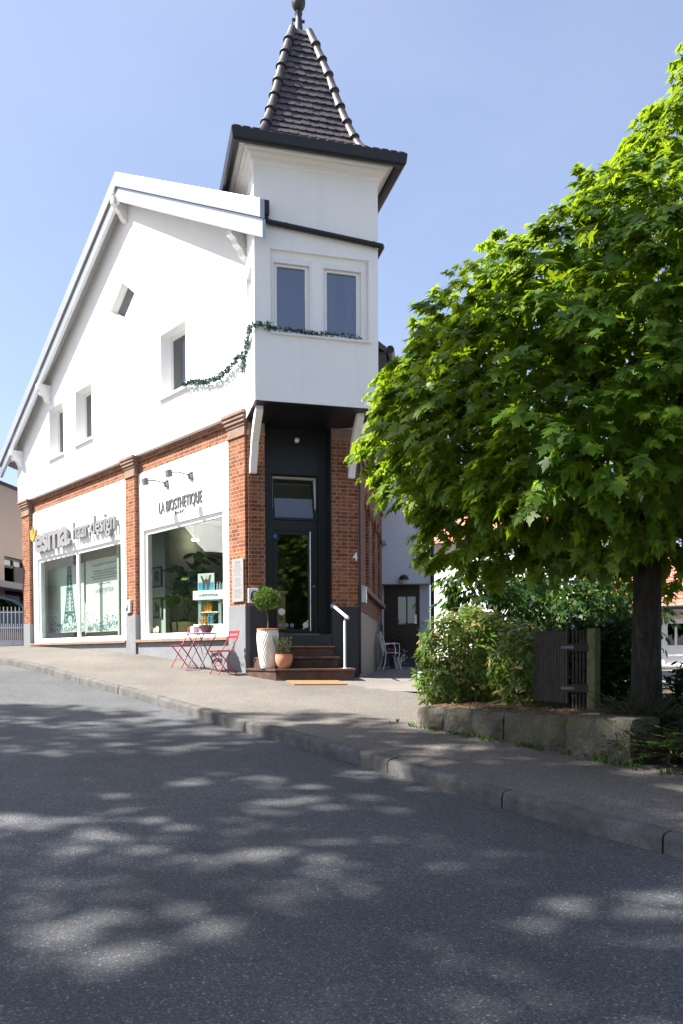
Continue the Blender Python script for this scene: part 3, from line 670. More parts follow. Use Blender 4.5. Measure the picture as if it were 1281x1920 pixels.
mb = MB(); u, z = S.uz(588.5, 1100, OD-.05); mb.tube([S.pt(u, OD-.06, z), S.pt(u, OD-.03, z)], .022, 12); mb.build('lock', 'zinc', dr)
MB().box(S, .61, 1.52, OD-.12, OD+.03, 1.985, 2.003).build('threshold', 'steel', dr)
for (x, y, r, mt) in ((528.5, 1147, .068, 'display_white'), (527, 1159.5, .042, 'ink'), (526.6, 1172, .042, 'plaque'), (537.5, 1172, .042, 'plaque'), (548, 1172.5, .042, 'plaque'), (573.5, 1172, .058, 'display_white')):
    u, z = S.uz(x, y, OD-.07); MB().prism([S.pt(u+r*math.cos(t*math.pi/12), OD-.0765, z+r*math.sin(t*math.pi/12)) for t in range(24)], S.n*.003).build('sticker', mt, dr)
u, z = S.uz(516, 1005, OD-.055); MB().box(S, u-.036, u+.036, OD-.056, OD-.052, z-.036, z+.036).build('sticker', 'blue_sticker', dr)
# transom sash, hinged at its foot and tipped inwards
th = R(13); zb, hh = 4.285, .86
def tip(u, z, o): zz_ = z-zb; return S.pt(u, OD-.07-math.sin(th)*zz_+o*math.cos(th), zb+math.cos(th)*zz_+o*math.sin(th))
def tbox(mb, u0, u1, z0, z1, o0, o1): return mb.hexa([tip(u,z,o) for z in (z0, z1) for u, o in ((u0,o0),(u1,o0),(u1,o1),(u0,o1))])
mb = MB(); tbox(mb, .59, 1.47, zb, zb+.05, -.05, 0); tbox(mb, .59, 1.47, zb+hh-.055, zb+hh, -.05, 0); tbox(mb, .59, .64, zb+.05, zb+hh-.055, -.05, 0); tbox(mb, 1.42, 1.47, zb+.05, zb+hh-.055, -.05, 0)
tw = part(mb, 'transom_window', 'black_paint'); mb = MB(); tbox(mb, .635, 1.425, zb+.045, zb+hh-.05, -.03, -.022); mb.build('pane', 'window_glass', tw)
mb = MB(); mb.slab(S, rect(.585, 1.475, 4.27, 5.145), [rect(.60, 1.455, 4.28, 5.13)], OD-.125, OD-.34); mb.build('inner_lining', 'white_paint', tw)
# --- porch sensor lamp and house number
t = thing('porch_lamp', S.pt(1.02, OD, 5.75), 'small round white lamp on the black wall above the entrance door', 'wall lamp')
u, z = S.uz(556, 827, OD); mb = MB().ball(S.pt(u, OD+.06, z), .052, 10); mb.build('globe', 'white_paint', t, smooth=True); MB().tube([S.pt(u, OD, z), S.pt(u, OD+.03, z)], .042, 14).build('base', 'grey_white', t)
# --- steps
st = MB(); A = [V((-1.76, 14.86, 0)), V((-1.17, 14.08, 0)), V((.235, 14.12, 0)), S.pt(2.0, .0, 0), S.pt(.05, 0, 0)]
st.prism([V((p.x, p.y, .9)) for p in A], V((0,0,.395))); part(st, 'doorstep', 'red_stone', recalc=True, bevel=.008)
st = MB(); g = .02; c_ = sum(A, V())/5; st.prism([V((p.x, p.y, 1.296)) for p in [V((-1.785, 14.86, 0)), V((-1.18, 14.055, 0)), V((.262, 14.095, 0)), S.pt(2.02, .0, 0), S.pt(.05, 0, 0)]], V((0,0,.042))); part(st, 'doorstep', 'red_stone', recalc=True, bevel=.008)
for (u0, u1, of, z0, z1) in ((.12, 1.58, .90, 1.34, 1.545), (.30, 1.60, .48, 1.546, 1.75)):
    part(MB().box(S, u0, u1, -.2, of, z0, z1-.042), 'doorstep', 'red_stone', bevel=.006); part(MB().box(S, u0, u1+.025, -.2, of+.025, z1-.0415, z1), 'doorstep', 'red_stone', bevel=.008)
part(MB().box(S, .368, 1.666, -.55, .06, 1.751, 1.984), 'threshold_step', 'anthracite')
# --- side facade along the lane, arched windows
RL = 7.5; NA = 10
def arch(u0, u1, z0, zs, rise):
    cxx = (u0+u1)/2; hw = (u1-u0)/2; rr = (hw*hw+rise*rise)/(2*rise); a0 = math.asin(hw/rr)
    top = [(cxx+rr*math.sin(a0-2*a0*i/NA), zs+rise-rr+rr*math.cos(a0-2*a0*i/NA)) for i in range(NA+1)]
    return [(u0, z0), (u1, z0)]+top
ars = [(1.75, 2.85), (3.75, 4.85), (5.75, 6.85)]
holes = [arch(a, b, 3.0, 4.75, .22) for a, b in ars]
part(MB().slab(RF, rect(.012, RL, 2.45, 5.60), holes, 0, -.33), 'brick_wall', 'red_brick')
for a, b in ars:                          # soldier arches standing proud
    mb = MB(); cxx, hw, rise = (a+b)/2, (b-a)/2, .22; rr = (hw*hw+rise*rise)/(2*rise); a0 = math.asin(hw/rr)*1.12
    for i in range(12):
        t0, t1 = -a0+2*a0*i/12+.01, -a0+2*a0*(i+1)/12-.01
        q = [(cxx+r_*math.sin(t), 4.97-rr+r_*math.cos(t)) for r_, t in ((rr+.005, t0), (rr+.24, t0), (rr+.24, t1), (rr+.005, t1))]
        mb.prism([RF.pt(x, -.05, z) for x, z in q], RF.n*.085)
    part(mb, 'window_arch', 'red_brick', recalc=True)
mb = MB(); mb.box(RF, -.0, RL, -.33, .05, 5.602, 5.68); mb.box(RF, -.0, RL, -.33, .03, 5.68, 5.80); mb.box(RF, -.0, RL, -.33, .10, 5.80, 5.88); mb.box(RF, -.0, RL, -.33, .17, 5.88, 5.97)
part(mb, 'side_cornice', 'sandstone', bevel=.008)
part(MB().box(RF, -.02, RL, -.33, 0.02, 5.97, 8.4), 'side_wall', 'white_render')
part(MB().box(RF, .02, RL, -.33, .025, .5, 2.448), 'side_plinth', 'anthracite', bevel=.006)
part(MB().box(RF, .75, RL-.25, -.1, .13, 2.885, 2.995), 'side_sill', 'sandstone', bevel=.01)
for a, b in ars:
    w = part(MB().slab(RF, arch(a, b, 3.0, 4.75, .22), [arch(a+.08, (a+b)/2-.04, 3.08, 4.66, .08), arch((a+b)/2+.04, b-.08, 3.08, 4.66, .08)], -.14, -.20), 'arched_window', 'white_paint')
    MB().slab(RF, arch(a+.05, b-.05, 3.05, 4.72, .2), [], -.165, -.172).build('pane', 'window_glass', w)
# --- inside of the shop
mb = MB(); P_ = [L.pt(.4, -.33, 1.9), S.pt(.1, -.6, 1.9), S.pt(2.0, -.6, 1.9), RF.pt(.5, -.36, 1.9), RF.pt(7.2, -.36, 1.9), L.pt(7.5, -7, 1.9), L.pt(12.1, -5.2, 1.9), L.pt(12.1, -.33, 1.9)]
P_ = [V((p.x, p.y, 1.88)) for p in P_]; mb.prism(P_, V((0,0,.07))); part(mb, 'shop_floor', 'shop_floor', recalc=True)
mb = MB(); mb.prism([V((p.x, p.y, 5.15)) for p in P_], V((0,0,.1))); part(mb, 'shop_ceiling', 'sage_wall', recalc=True)
mb = MB(); mb.box(L, 6.20, 6.28, -5.2, -.34, 1.95, 5.15); mb.box(L, 5.38, 6.199, -1.32, -1.2, 1.95, 5.15); part(mb, 'shop_partition', 'sage_wall')
mb = MB(); mb.box(L, 6.29, 12.1, -1.75, -1.6, 1.95, 5.15); part(mb, 'shop_partition', 'cream')
mb = MB(); mb.box(L, 2.3, 6.19, -5.3, -5.15, 1.95, 5.15); mb.box(L, 3.0, 4.2, -3.4, -3.2, 1.95, 4.3); part(mb, 'shop_back_wall', 'shop_dark')
u, z = L.uz(366, 1012.5, -2.4); lp = thing('ceiling_lamp', L.pt(u, -2.4, 4.9), 'flat glowing disc lamp hanging inside the shop window', 'lamp')
mb = MB(); p = L.pt(u, -2.4, 0); mb.lathe([(.01, z-.02), (.085, z-.02), (.095, z), (.085, z+.03), (.01, z+.04)], (p.x, p.y, 0), 20); mb.build('diffuser', 'lamp_glow', lp, smooth=True)
MB().tube([V((p.x, p.y, z+.05)), V((p.x, p.y, 5.15))], .008, 6).build('cord', 'ink', lp)

# ================================================================== SIGNS AND SMALL THINGS ON THE HOUSE
def luz(x, y, o=0): return L.uz(x, y, o)
sg = thing('shop_sign', L.pt(8.3, -.1, 4.6), 'raised pale letters with a small yellow crown above the two pane shop window', 'sign')
so = -.045
MB().text('esma', L, 11.02, so, 4.63, 1.05*.72, .06, 2.50, -1, .03, spacing=.92).build('lettering', 'letter_grey', sg)
MB().text('.', L, 8.50, so, 4.64, .80*.72, .09, .17, -1, .04).build('lettering', 'letter_grey', sg)
MB().text('haar.design', L, 8.22, so, 4.72, .46, .06, 2.56, -1, .022).build('lettering', 'letter_grey', sg)
mb = MB(); cu, cz = 11.14, 5.12
mb.prism([L.pt(cu-a, so, cz+b) for a, b in ((.02,-.16),(-.16,-.06),(-.22,.22),(-.10,.05),(-.02,.30),(.05,.02),(.26,.20),(.17,-.06))], L.n*.07); mb.build('crown_emblem', 'gold', sg, recalc=True)
mb = MB()
for u in (10.7, 9.9, 9.2, 8.75, 8.0, 7.3, 6.6, 5.9): mb.tube([L.pt(u, -.1, 4.80), L.pt(u, so, 4.80)], .012, 6)
mb.build('spacer', 'steel', sg)
sg2 = thing('salon_sign', L.pt(2.7, -.1, 4.7), 'narrow grey capital letters with a tiny second line above the single pane shop window', 'sign')
MB().text('LA BIOSTHETIQUE', L, 3.60, -.094, 4.795, .255, .018, 1.85, -1, .014).build('lettering', 'sign_grey', sg2)
MB().text('PARIS', L, 2.875, -.094, 4.672, .085, .012, .40, -1, .008, spacing=1.3).build('lettering', 'sign_grey', sg2)
def spot(u, z, label):
    t = thing('spotlight', L.pt(u, -.1, z), label, 'spotlight', 'arm spotlights above the capital letters')
    MB().box(L, u-.06, u+.06, -.1, -.085, z-.11, z+.09).build('wall_plate', 'zinc', t)
    mb = MB()
    for k in (-.035, 0, .035): mb.tube([L.pt(u+k, -.085, z+.06), L.pt(u+k, -.03, z+.03), L.pt(u+k, -.05, z-.09)], .012, 6)
    mb.build('bracket', 'lamp_grey', t)
    MB().tube([L.pt(u, -.05, z-.0), L.pt(u+.01, .2, z+.03), L.pt(u+.02, .42, z+.0)], .016, 8).build('arm', 'lamp_grey', t, smooth=True)
    mb = MB(); mb.hexa([L.pt(u-.05, .37, z-.09), L.pt(u+.08, .37, z-.09), L.pt(u+.08, .47, z-.12), L.pt(u-.05, .47, z-.12), L.pt(u-.05, .40, z+.06), L.pt(u+.08, .40, z+.06), L.pt(u+.08, .50, z+.03), L.pt(u-.05, .50, z+.03)])
    mb.build('lamp_head', 'lamp_grey', t, bevel=.008)
spot(3.22, 5.41, 'spotlight on a thin arm above the capital letters, nearer the middle pier')
spot(2.175, 5.41, 'spotlight on a thin arm above the capital letters, nearer the corner pier')
t = thing('notice_board', L.pt(.26, .0, 2.62), 'tall pale plaque of fine print on the brick corner pier', 'plaque')
MB().box(L, .065, .455, .012, .035, 2.62, 3.455).build('panel', 'plaque', t, bevel=.006)
mb = MB(); random.seed(3)
for k, z in enumerate(np.linspace(3.40, 2.70, 30)):
    if k in (12, 13, 21, 22): continue
    w = random.uniform(.08, .15); hgt = .010 if k not in (0, 1, 14, 23) else .018
    x = -w
    while x < w:
        l = random.uniform(.012, .04); mb.box(L, .26+x, .26+min(x+l, w), .0351, .0358, z, z+hgt*.6); x += l+.008
mb.build('print', 'ink_grey', t)
def photobox(fr, u0, u1, z0, z1, d, label, xh):
    t = thing('leaflet_box', fr.pt((u0+u1)/2, 0, z0), label, 'leaflet box', 'leaflet boxes on the brick piers')
    MB().box(fr, u0, u1, .005, d, z0, z1).build('case', 'display_white', t, bevel=.004)
    cxu, cz = u0+(u1-u0)*xh, (z0+z1)/2
    hair = MB().prism([fr.pt(cxu+.075*math.cos(a)*(1 if math.sin(a) > 0 else 1.15), d+.0005, cz-.02+.12*math.sin(a)*(1 if math.sin(a) > 0 else .95)) for a in np.linspace(0, 2*math.pi, 25)[:-1]], fr.n*.001); hair.build('portrait_hair', 'shop_dark', t)
    MB().prism([fr.pt(cxu+.01+.04*math.cos(a), d+.002, cz+.02+.06*math.sin(a)) for a in np.linspace(0, 2*math.pi, 21)[:-1]], fr.n*.001).build('portrait_face', 'skin', t)
photobox(S, .02, .215, 2.585, 2.865, .05, 'leaflet box with a dark haired portrait on the shaded side of the corner pier', .62)
photobox(S, .225, .335, 2.60, 2.83, .04, 'small leaflet box half hidden by the round clipped tree', .5)
photobox(L, 4.80, 5.02, 2.60, 2.90, .07, 'leaflet box with a portrait on the middle brick pier', .6)
t = thing('house_number', S.pt(2.16, 0, 3.45), 'white numeral four on the brick pier beside the entrance', 'house number')
MB().text('4', S, 2.115, .004, 3.455, .165, .012, .10, 1, .012).build('numeral', 'white_paint', t)
t = thing('letterbox', RF.pt(.2, 0, 2.6), 'grey metal letterbox at the corner by the side lane', 'letterbox')
MB().box(RF, .04, .30, .03, .15, 2.62, 2.93).build('case', 'zinc', t, bevel=.008)
mb = MB(); mb.hexa([RF.pt(.03,.02,2.93), RF.pt(.31,.02,2.93), RF.pt(.31,.17,2.93), RF.pt(.03,.17,2.93), RF.pt(.03,.02,2.97), RF.pt(.31,.02,2.97), RF.pt(.31,.17,2.945), RF.pt(.03,.17,2.945)]); mb.build('lid', 'zinc', t)
mb = MB(); mb.tube([RF.pt(.0, .035, 1.2), RF.pt(.0, .035, 5.6)], .022, 8); mb.build('conduit', 'dark_metal', house)
t = thing('handrail', (.05, 14.35, 1.34), 'short white metal handrail on one post beside the entrance steps', 'handrail')
P0 = at(647, 1252, 14.42); p0 = V((P0.x, P0.y, 1.335)); p1 = V((P0.x, P0.y, 2.20))
MB().tube([p0, p1], .022, 12).build('post', 'white_paint', t, smooth=True); MB().tube([p1-V((0,0,.01)), p1+V((0,0,.045))], .011, 8).build('pin', 'steel', t)
MB().lathe([(.045, 0), (.045, .008), (.02, .012)], p0, 16).build('base_plate', 'white_paint', t)
ra = S.pt(1.70, .0, 2.545); rb = p1+V((.055, -.10, .045))
MB().tube([ra, ra+S.n*.06, rb], .028, 12).build('rail', 'white_paint', t, smooth=True); MB().tube([ra, ra+S.n*.014], .055, 14).build('wall_flange', 'zinc', t)
t = thing('doormat', (-.38, 13.72, 1.1), 'brown coir doormat on the pavement in front of the steps', 'doormat')
mb = MB(); q = [(-.80, 13.42), (.10, 13.46), (-.06, 14.02), (-.98, 13.98)]; nx, ny = 12, 6; P = []
for j in range(ny+1):
    for i in range(nx+1):
        a, b = i/nx, j/ny; x = (q[0][0]*(1-a)+q[1][0]*a)*(1-b)+(q[3][0]*(1-a)+q[2][0]*a)*b; y = (q[0][1]*(1-a)+q[1][1]*a)*(1-b)+(q[3][1]*(1-a)+q[2][1]*a)*b
        P.append(V((x, y, gz(x, y)+.022)))
n0 = len(P); F = [[j*(nx+1)+i, j*(nx+1)+i+1, (j+1)*(nx+1)+i+1, (j+1)*(nx+1)+i] for j in range(ny) for i in range(nx)]
rim = [i for i in range(nx+1)]+[(j+1)*(nx+1)-1 for j in range(1, ny+1)]+[ny*(nx+1)+i for i in range(nx-1, -1, -1)]+[j*(nx+1) for j in range(ny-1, 0, -1)]
P += [P[i]-V((0,0,.03)) for i in rim]; F += [[rim[i], n0+i, n0+(i+1) % len(rim), rim[(i+1) % len(rim)]] for i in range(len(rim))]
mb.add(P, F); mb.build('mat', 'coir', t, recalc=True)

# ------------------------------------------------------------------ garlands
def garland(pts, label, n, sag=0, size=.055):
    t = thing('garland', pts[0], label, 'garland', 'fir garlands on the house'); pts = [V(p) for p in pts]
    MB().tube(pts, .008, 5).build('wire', 'twig', t)
    lv = Leaves(); seg = [(pts[i+1]-pts[i]).length for i in range(len(pts)-1)]; tot = sum(seg)
    for k in range(n):
        d = rng.uniform(0, tot); i = 0
        while i < len(seg)-1 and d > seg[i]: d -= seg[i]; i += 1
        p = pts[i]+(pts[i+1]-pts[i])*(d/seg[i]); tt = (pts[i+1]-pts[i]).normalized()
        o = rv(); o = (o-tt*o.dot(tt)*.6).normalized(); c0 = p+o*rng.uniform(0, .035)
        for q in range(4): lv.add(c0+rv()*.008, (o+rv()*.45), rv(), size*rng.uniform(.5, 1.15), rng.random())
    lv.build('sprig', 'garland_leaf', t, DIAM, .2, .2)
g = [L.pt(*(lambda u, z: (u, .13, z))(*luz(x, y, .13))) for x, y in ((343, 722), (356, 716), (372, 716), (388, 716), (404, 711), (420, 700), (434, 686), (446, 672), (455, 662))]
garland(g, 'green fir garland sagging across the white gable wall below the upper window', 330)
g = [BS.pt(a, .07, z) for a, z in ((1.05, 6.93), (.7, 7.16), (.35, 7.33), (.05, 7.37))]+[S.pt(u, TF+.07, z) for u, z in ((.0, 7.38), (.15, 7.39), (.30, 7.37), (.45, 7.34))]
garland(g, 'green fir garland wrapped round the corner of the bay', 200)
garland([S.pt(u, TF+.03, z) for u, z in ((.5, 7.35), (.75, 7.36), (.95, 7.33), (1.15, 7.32))], 'green fir garland lying on the bay sill under the plain dark window', 110, size=.045)
garland([S.pt(u, TF+.03, z) for u, z in ((1.2, 7.35), (1.5, 7.34), (1.75, 7.335), (1.95, 7.33))], 'green fir garland lying on the bay sill under the window with the reflection', 80, size=.045)

# ------------------------------------------------------------------ pots at the steps
def potted(name, loc, label, cat): return thing(name, loc, label, cat)
p = V((-1.335, 14.42, 1.338)); t = potted('potted_topiary', p, 'round clipped tree on a thin stem in a tall cream vase beside the steps', 'potted plant')
vz = [0, .005, .05, .28, .50, .62, .69, .705]; vr = [.10, .128, .14, .175, .198, .196, .188, .19]; MB().lathe([(float(np.interp(z, vz, vr)), z) for z in [0, .004]+list(np.linspace(.02, .70, 90))]+[(.165, .705), (.16, .66), (.01, .66)], p, 210, lambda a, z: 1+.016*math.sin(30*a-z*60) if .03 < z < .67 else 1).build('pot', 'vase_glaze', t, smooth=True)
MB().lathe([(.195, .695), (.20, .70), (.20, .722), (.185, .725), (.17, .715)], p, 40).build('pot_rim', 'terracotta', t, smooth=True)
MB().tube([p+V((0,0,.62)), p+V((.01,.01,.85)), p+V((-.015,0,1.05)), p+V((0,0,1.22))], [.018, .016, .015, .013], 8).build('stem', 'twig', t, smooth=True)
lv = Leaves(); bc = p+V((.0, 0, 1.265))
for k in range(3000):
    n = rv().normalized(); r = .225*rng.uniform(.72, 1.05)*(1+.10*math.sin(5*n.x+3*n.z)*math.cos(4*n.y)); q = bc+V((n.x*r, n.y*r, n.z*r*.82)); lv.add(q, n+rv()*.5, n+rv()*.6, rng.uniform(.028, .05), rng.random())
lv.build('crown', 'box_leaf', t, OVAL)
p = V((-1.03, 14.22, 1.338)); t = potted('potted_rosemary', p, 'upright rosemary in a rounded terracotta pot on the doorstep', 'potted plant')
MB().lathe([(.06, 0), (.085, .004), (.12, .05), (.15, .13), (.158, .20), (.152, .25), (.157, .255), (.156, .262), (.138, .262), (.134, .23), (.01, .23)], p, 40).build('pot', 'terracotta', t, smooth=True)
lv = Leaves(); stems = MB()
for k in range(34):
    a = rng.uniform(0, 2*math.pi); r = .115*math.sqrt(rng.random()); b = p+V((r*math.cos(a), r*math.sin(a), .23)); tip_ = b+V((.55*r*math.cos(a)+rng.normal()*.02, .55*r*math.sin(a)+rng.normal()*.02, rng.uniform(.18, .38)))
    stems.tube([b, (b+tip_)/2+V((0,0,.01)), tip_], .004, 4)
    for q in range(26): f = rng.random(); pp = b+(tip_-b)*f; lv.add(pp, V((rng.normal(), rng.normal(), 1.3)), rv(), rng.uniform(.03, .05), rng.random())
stems.build('stem', 'twig', t); lv.build('foliage', 'rosemary_leaf', t, NEED)

# ------------------------------------------------------------------ bistro chairs and table (local coordinates: +Y forward)
def bistro_chair(loc, rz_, label):
    t = thing('bistro_chair', loc, label, 'chair', 'red folding chairs by the shop window', rz_)
    W_ = .19
    for sx in (-1, 1):
        mb = MB(); mb.tube([(sx*W_, .20, 0), (sx*W_, .19, .02), (sx*W_, -.06, .45), (sx*W_, -.20, .69), (sx*W_, -.235, .83)], .0115, 8); mb.build('back_leg', 'red_metal', t, smooth=True, local=True)
        mb = MB(); w = W_-.026; mb.tube([(sx*w, -.20, 0), (sx*w, -.19, .02), (sx*w, .18, .44)], .0115, 8); mb.build('front_leg', 'red_metal', t, smooth=True, local=True)
    for w, y, z in ((W_, .10, .175), (W_-.026, -.165, .04), (W_, -.06, .44)): MB().tube([(-w, y, z), (w, y, z)], .008, 6).build('stretcher', 'red_metal', t, local=True)
    mb = MB()
    for k in range(7): y = -.13+.052*k; hw = .185; mb.wbox(-hw, hw, y, y+.042, .447, .459)
    mb.wbox(-.165, -.15, -.12, .225, .432, .446); mb.wbox(.15, .165, -.12, .225, .432, .446); mb.build('seat', 'red_metal', t, local=True)
    for z0, y0 in ((.775, -.225), (.685, -.205)):
        mb = MB(); n = 8; 
        for k in range(n):
            x0, x1 = -.215+.43*k/n, -.215+.43*(k+1)/n; f = lambda x: y0-.022*(1-(x/.215)**2)
            mb.hexa([(x0,f(x0),z0),(x1,f(x1),z0),(x1,f(x1)+.008,z0),(x0,f(x0)+.008,z0),(x0,f(x0)-.006,z0+.055),(x1,f(x1)-.006,z0+.055),(x1,f(x1)+.002,z0+.055),(x0,f(x0)+.002,z0+.055)])
        mb.build('back_slat', 'red_metal', t, local=True)
    return t
fwd = math.atan2(L.n.y, L.n.x)-math.pi/2
def onpave(u, off): return ground(u, off)
bistro_chair(onpave(1.40, .56), fwd+.05, 'red folding chair behind the round table, its seat reaching over the sunny pavement')
bistro_chair(onpave(.06, .50), fwd-.12, 'red folding chair standing in front of the grey corner pier, casting a slatted shadow')
tc = onpave(.80, .52); t = thing('bistro_table', tc, 'round plum coloured folding bistro table by the shop window', 'table', None, fwd+.1)
MB().lathe([(.01, .722), (.285, .722), (.295, .715), (.30, .722), (.30, .735), (.29, .742), (.01, .742)], (0,0,0), 40).build('table_top', 'plum_top', t, local=True, smooth=True)
for sx in (-1, 1):
    for sy in (-1, 1):
        w = .20 if sy > 0 else .17
        MB().tube([(sx*w, sy*.24, 0), (sx*w, -sy*.20, .715)], .011, 8).build('leg', 'plum_metal', t, local=True)
for a, b, r in (((-.2, .235, .02), (.2, .235, .02), .009), ((-.17, -.235, .02), (.17, -.235, .02), .009), ((-.2, .10, .24), (.17, -.1, .48), .007)): MB().tube([a, b], r, 6).build('stretcher', 'plum_metal', t, local=True)
ttop = tc.z+.7435
pc = tc+V((.10, -.05, 0)); pc.z = ttop; t = thing('planter_bowl', pc, 'plum bowl of succulents on the round table', 'planter')
MB().lathe([(.06, 0), (.085, .004), (.115, .06), (.13, .105), (.132, .11), (.118, .11), (.11, .08), (.01, .08)], pc, 28).build('bowl', 'plum_metal', t, smooth=True)
lv = Leaves()
for k in range(420):
    a = rng.uniform(0, 6.283); r = .13*math.sqrt(rng.random()); q = pc+V((r*math.cos(a), r*math.sin(a), .09+.035*rng.random())); lv.add(q, V((math.cos(a)*.6, math.sin(a)*.6, 1))+rv()*.6, rv(), rng.uniform(.03, .05), rng.random())
lv.build('succulent', 'succulent_leaf', t, OVAL)
lv = Leaves(); st_ = MB()
for k in range(9):
    a = rng.uniform(0, 6.283); b = pc+V((.07*math.cos(a), .07*math.sin(a), .1)); e = b+V((rng.normal()*.14-.03, rng.normal()*.10, rng.uniform(.10, .30)))
    st_.tube([b, (b+e)/2+V((0,0,.04)), e], .003, 4)
    for q in range(22): f = rng.uniform(.35, 1); lv.add(b+(e-b)*f+V((0,0,.04*math.sin(f*3.14)))+rv()*.012, rv(), rv(), .025, rng.random())
st_.build('stem', 'twig', t); lv.build('dry_blossom', 'curtain', t, DIAM)
pc = tc+V((-.14, -.02, 0)); pc.z = ttop; t = thing('candle_box', pc, 'small white box candle holder on the round table', 'candle holder')
fr = Frame(pc, L.d, L.n); mb = MB(); mb.box(fr, -.055, .055, -.055, .055, ttop, ttop+.012); 
for a in (-.055, .045): mb.box(fr, a, a+.01, -.055, .055, ttop+.0121, ttop+.12)
mb.box(fr, -.0449, .0449, -.055, -.045, ttop+.0122, ttop+.12); mb.box(fr, -.0449, .0449, .045, .055, ttop+.0122, ttop+.12); mb.build('case', 'display_white', t)
MB().tube([pc+V((0,0,.012)), pc+V((0,0,.09))], .03, 14).build('candle', 'vase_glaze', t)

# ------------------------------------------------------------------ things inside the shop windows
def poster(x0, x1, yt0, yt1, yb, o, label):
    u0, za = luz(x0, yt0, o); u1, zb_ = luz(x1, yt1, o); z1 = (za+zb_)/2; z0 = luz(x0, yb, o)[1]
    t = thing('window_poster', L.pt((u0+u1)/2, o, z0), label, 'poster', 'pale green posters in the wide shop window')
    MB().box(L, u1, u0, o-.02, o, z0, z1).build('sheet', 'poster_paper', t); return t, u0, u1, z0, z1
t, u0, u1, z0, z1 = poster(89.7, 157, 1070, 1055, 1188, -.62, 'pale green poster of an iron lattice tower over a town'); o = -.619
cxx = u0+(u1-u0)*.62; Hh = z1-z0; mb = MB()
def bar(a, b, w): 
    A, B = V((a[0], a[1], 0)), V((b[0], b[1], 0)); d = (B-A).normalized(); n = V((-d.y, d.x, 0))*w*.8
    mb.prism([L.pt(q.x, o, q.y) for q in (A-n, B-n, B+n, A+n)], L.n*.0015)
tw_ = lambda z: .11+.42*(1-(z-z0)/Hh)**1.7
lv_ = np.linspace(z0+.28, z1-.02, 15)
for sx in (-1, 1):
    for i in range(len(lv_)-1):
        a, b = lv_[i], lv_[i+1]; bar((cxx+sx*tw_(a), a), (cxx+sx*tw_(b), b), .045); bar((cxx+sx*tw_(a)*.45, a), (cxx+sx*tw_(b)*.45, b), .03)
        bar((cxx+sx*tw_(a), a), (cxx+sx*tw_(b)*.45, b), .014); bar((cxx+sx*tw_(a)*.45, a), (cxx+sx*tw_(b), b), .014); bar((cxx+sx*tw_(a)*.45, a), (cxx, b), .012)
for z in (z0+.58, z0+1.25, z0+1.62): bar((cxx-tw_(z)-.05, z), (cxx+tw_(z)+.05, z), .05)
for i in range(10):
    a, b = math.pi*i/10, math.pi*(i+1)/10; bar((cxx+.33*math.cos(a), z0+.24+.28*math.sin(a)), (cxx+.33*math.cos(b), z0+.24+.28*math.sin(b)), .03)
mb.build('tower_print', 'poster_blue', t)
def town(u0, u1, z0, h, o, t, n=170, clear=None):
    mb = MB(); mb2 = MB()
    for k in range(n):
        u = random.uniform(min(u0,u1)+.02, max(u0,u1)-.1); z = z0+.02+abs(random.gauss(0, h*.5)); z = min(z, z0+h*1.6); w = random.uniform(.02, .09)
        (mb if k % 3 else mb2).box(L, u, u+w, o, o+.0012+.00005*k, z, z+random.uniform(.015, .05))
    mb.build('town_print', 'poster_town', t); mb2.build('town_print', 'poster_blue', t)
town(u0, u1, z0, .3, -.6165, t)
t, u0, u1, z0, z1 = poster(160.5, 234.5, 1053, 1037, 1186, -.66, 'pale green poster with printed lines of text above a town'); o = -.659
um = (u0+u1)/2; w = abs(u0-u1)
for (txt, fz, hh_, wd, mt) in (('THE CULTURE OF TOTAL BEAUTY', .905, .058, .62, 'ink_grey'), ('Die Verbindung von Leben und Schönheit,', .825, .05, .60, 'ink_grey'), ('Stil und Ästhetik. Die Verbindung von', .79, .05, .55, 'ink_grey'), ('neuester Forschung und natürlichen Wirkstoffen,', .755, .05, .70, 'ink_grey'), ('individuell für Ihre Haut und Ihr Haar.', .72, .05, .57, 'ink_grey'), ('Das ist unsere Aufgabe.', .645, .05, .34, 'ink_grey'), ('LA BIOSTHETIQUE', .535, .115, .46, 'ink'), ('PARIS', .51, .03, .09, 'ink_grey')):
    MB().text(txt, L, um+.02+wd*w/2, o, z0+(z1-z0)*fz, hh_, .002, wd*w, -1, .008 if mt == 'ink' else 0).build('print', mt, t)
town(u0, u1, z0, .36, o, t, 210)
def picture(x0, x1, y0, y1, label):
    o = -1.19; (u0, z1), (u1, z0) = luz(x0, y0, o), luz(x1, y1, o); t = thing('framed_picture', L.pt((u0+u1)/2, o, z0), label, 'picture', 'framed pictures on the pale partition')
    MB().slab(L, rect(u1, u0, z0, z1), [rect(u1+.035, u0-.035, z0+.035, z1-.035)], o+.03, o).build('frame', 'ink', t); MB().box(L, u1+.03, u0-.03, o+.005, o+.012, z0+.03, z1-.03).build('mount', 'plaque', t)
    mb = MB(); random.seed(int(y0))
    for k in range(26):
        a = random.uniform(.25, .6); b = random.uniform(.25, .68); uu, zz_ = u1+(u0-u1)*a, z0+(z1-z0)*b; mb.box(L, uu, uu+random.uniform(.02, .08), o+.0125, o+.0135+.0001*k, zz_, zz_+random.uniform(.02, .1))
    mb.build('print', 'ink_grey', t)
picture(284.5, 304.5, 1065, 1100, 'upper dark framed picture on the pale wall behind the single pane window'); picture(285, 305, 1122, 1158, 'lower dark framed picture on the pale wall behind the single pane window')
FL = 1.955
def inshop(x, y, o): u, z = luz(x, y, o); return L.pt(u, o, z)
pb = inshop(345, 1185, -1.0); pb.z = FL; t = thing('potted_fig', pb, 'broad leaved fig tree in a woven basket behind the shop window', 'potted plant')
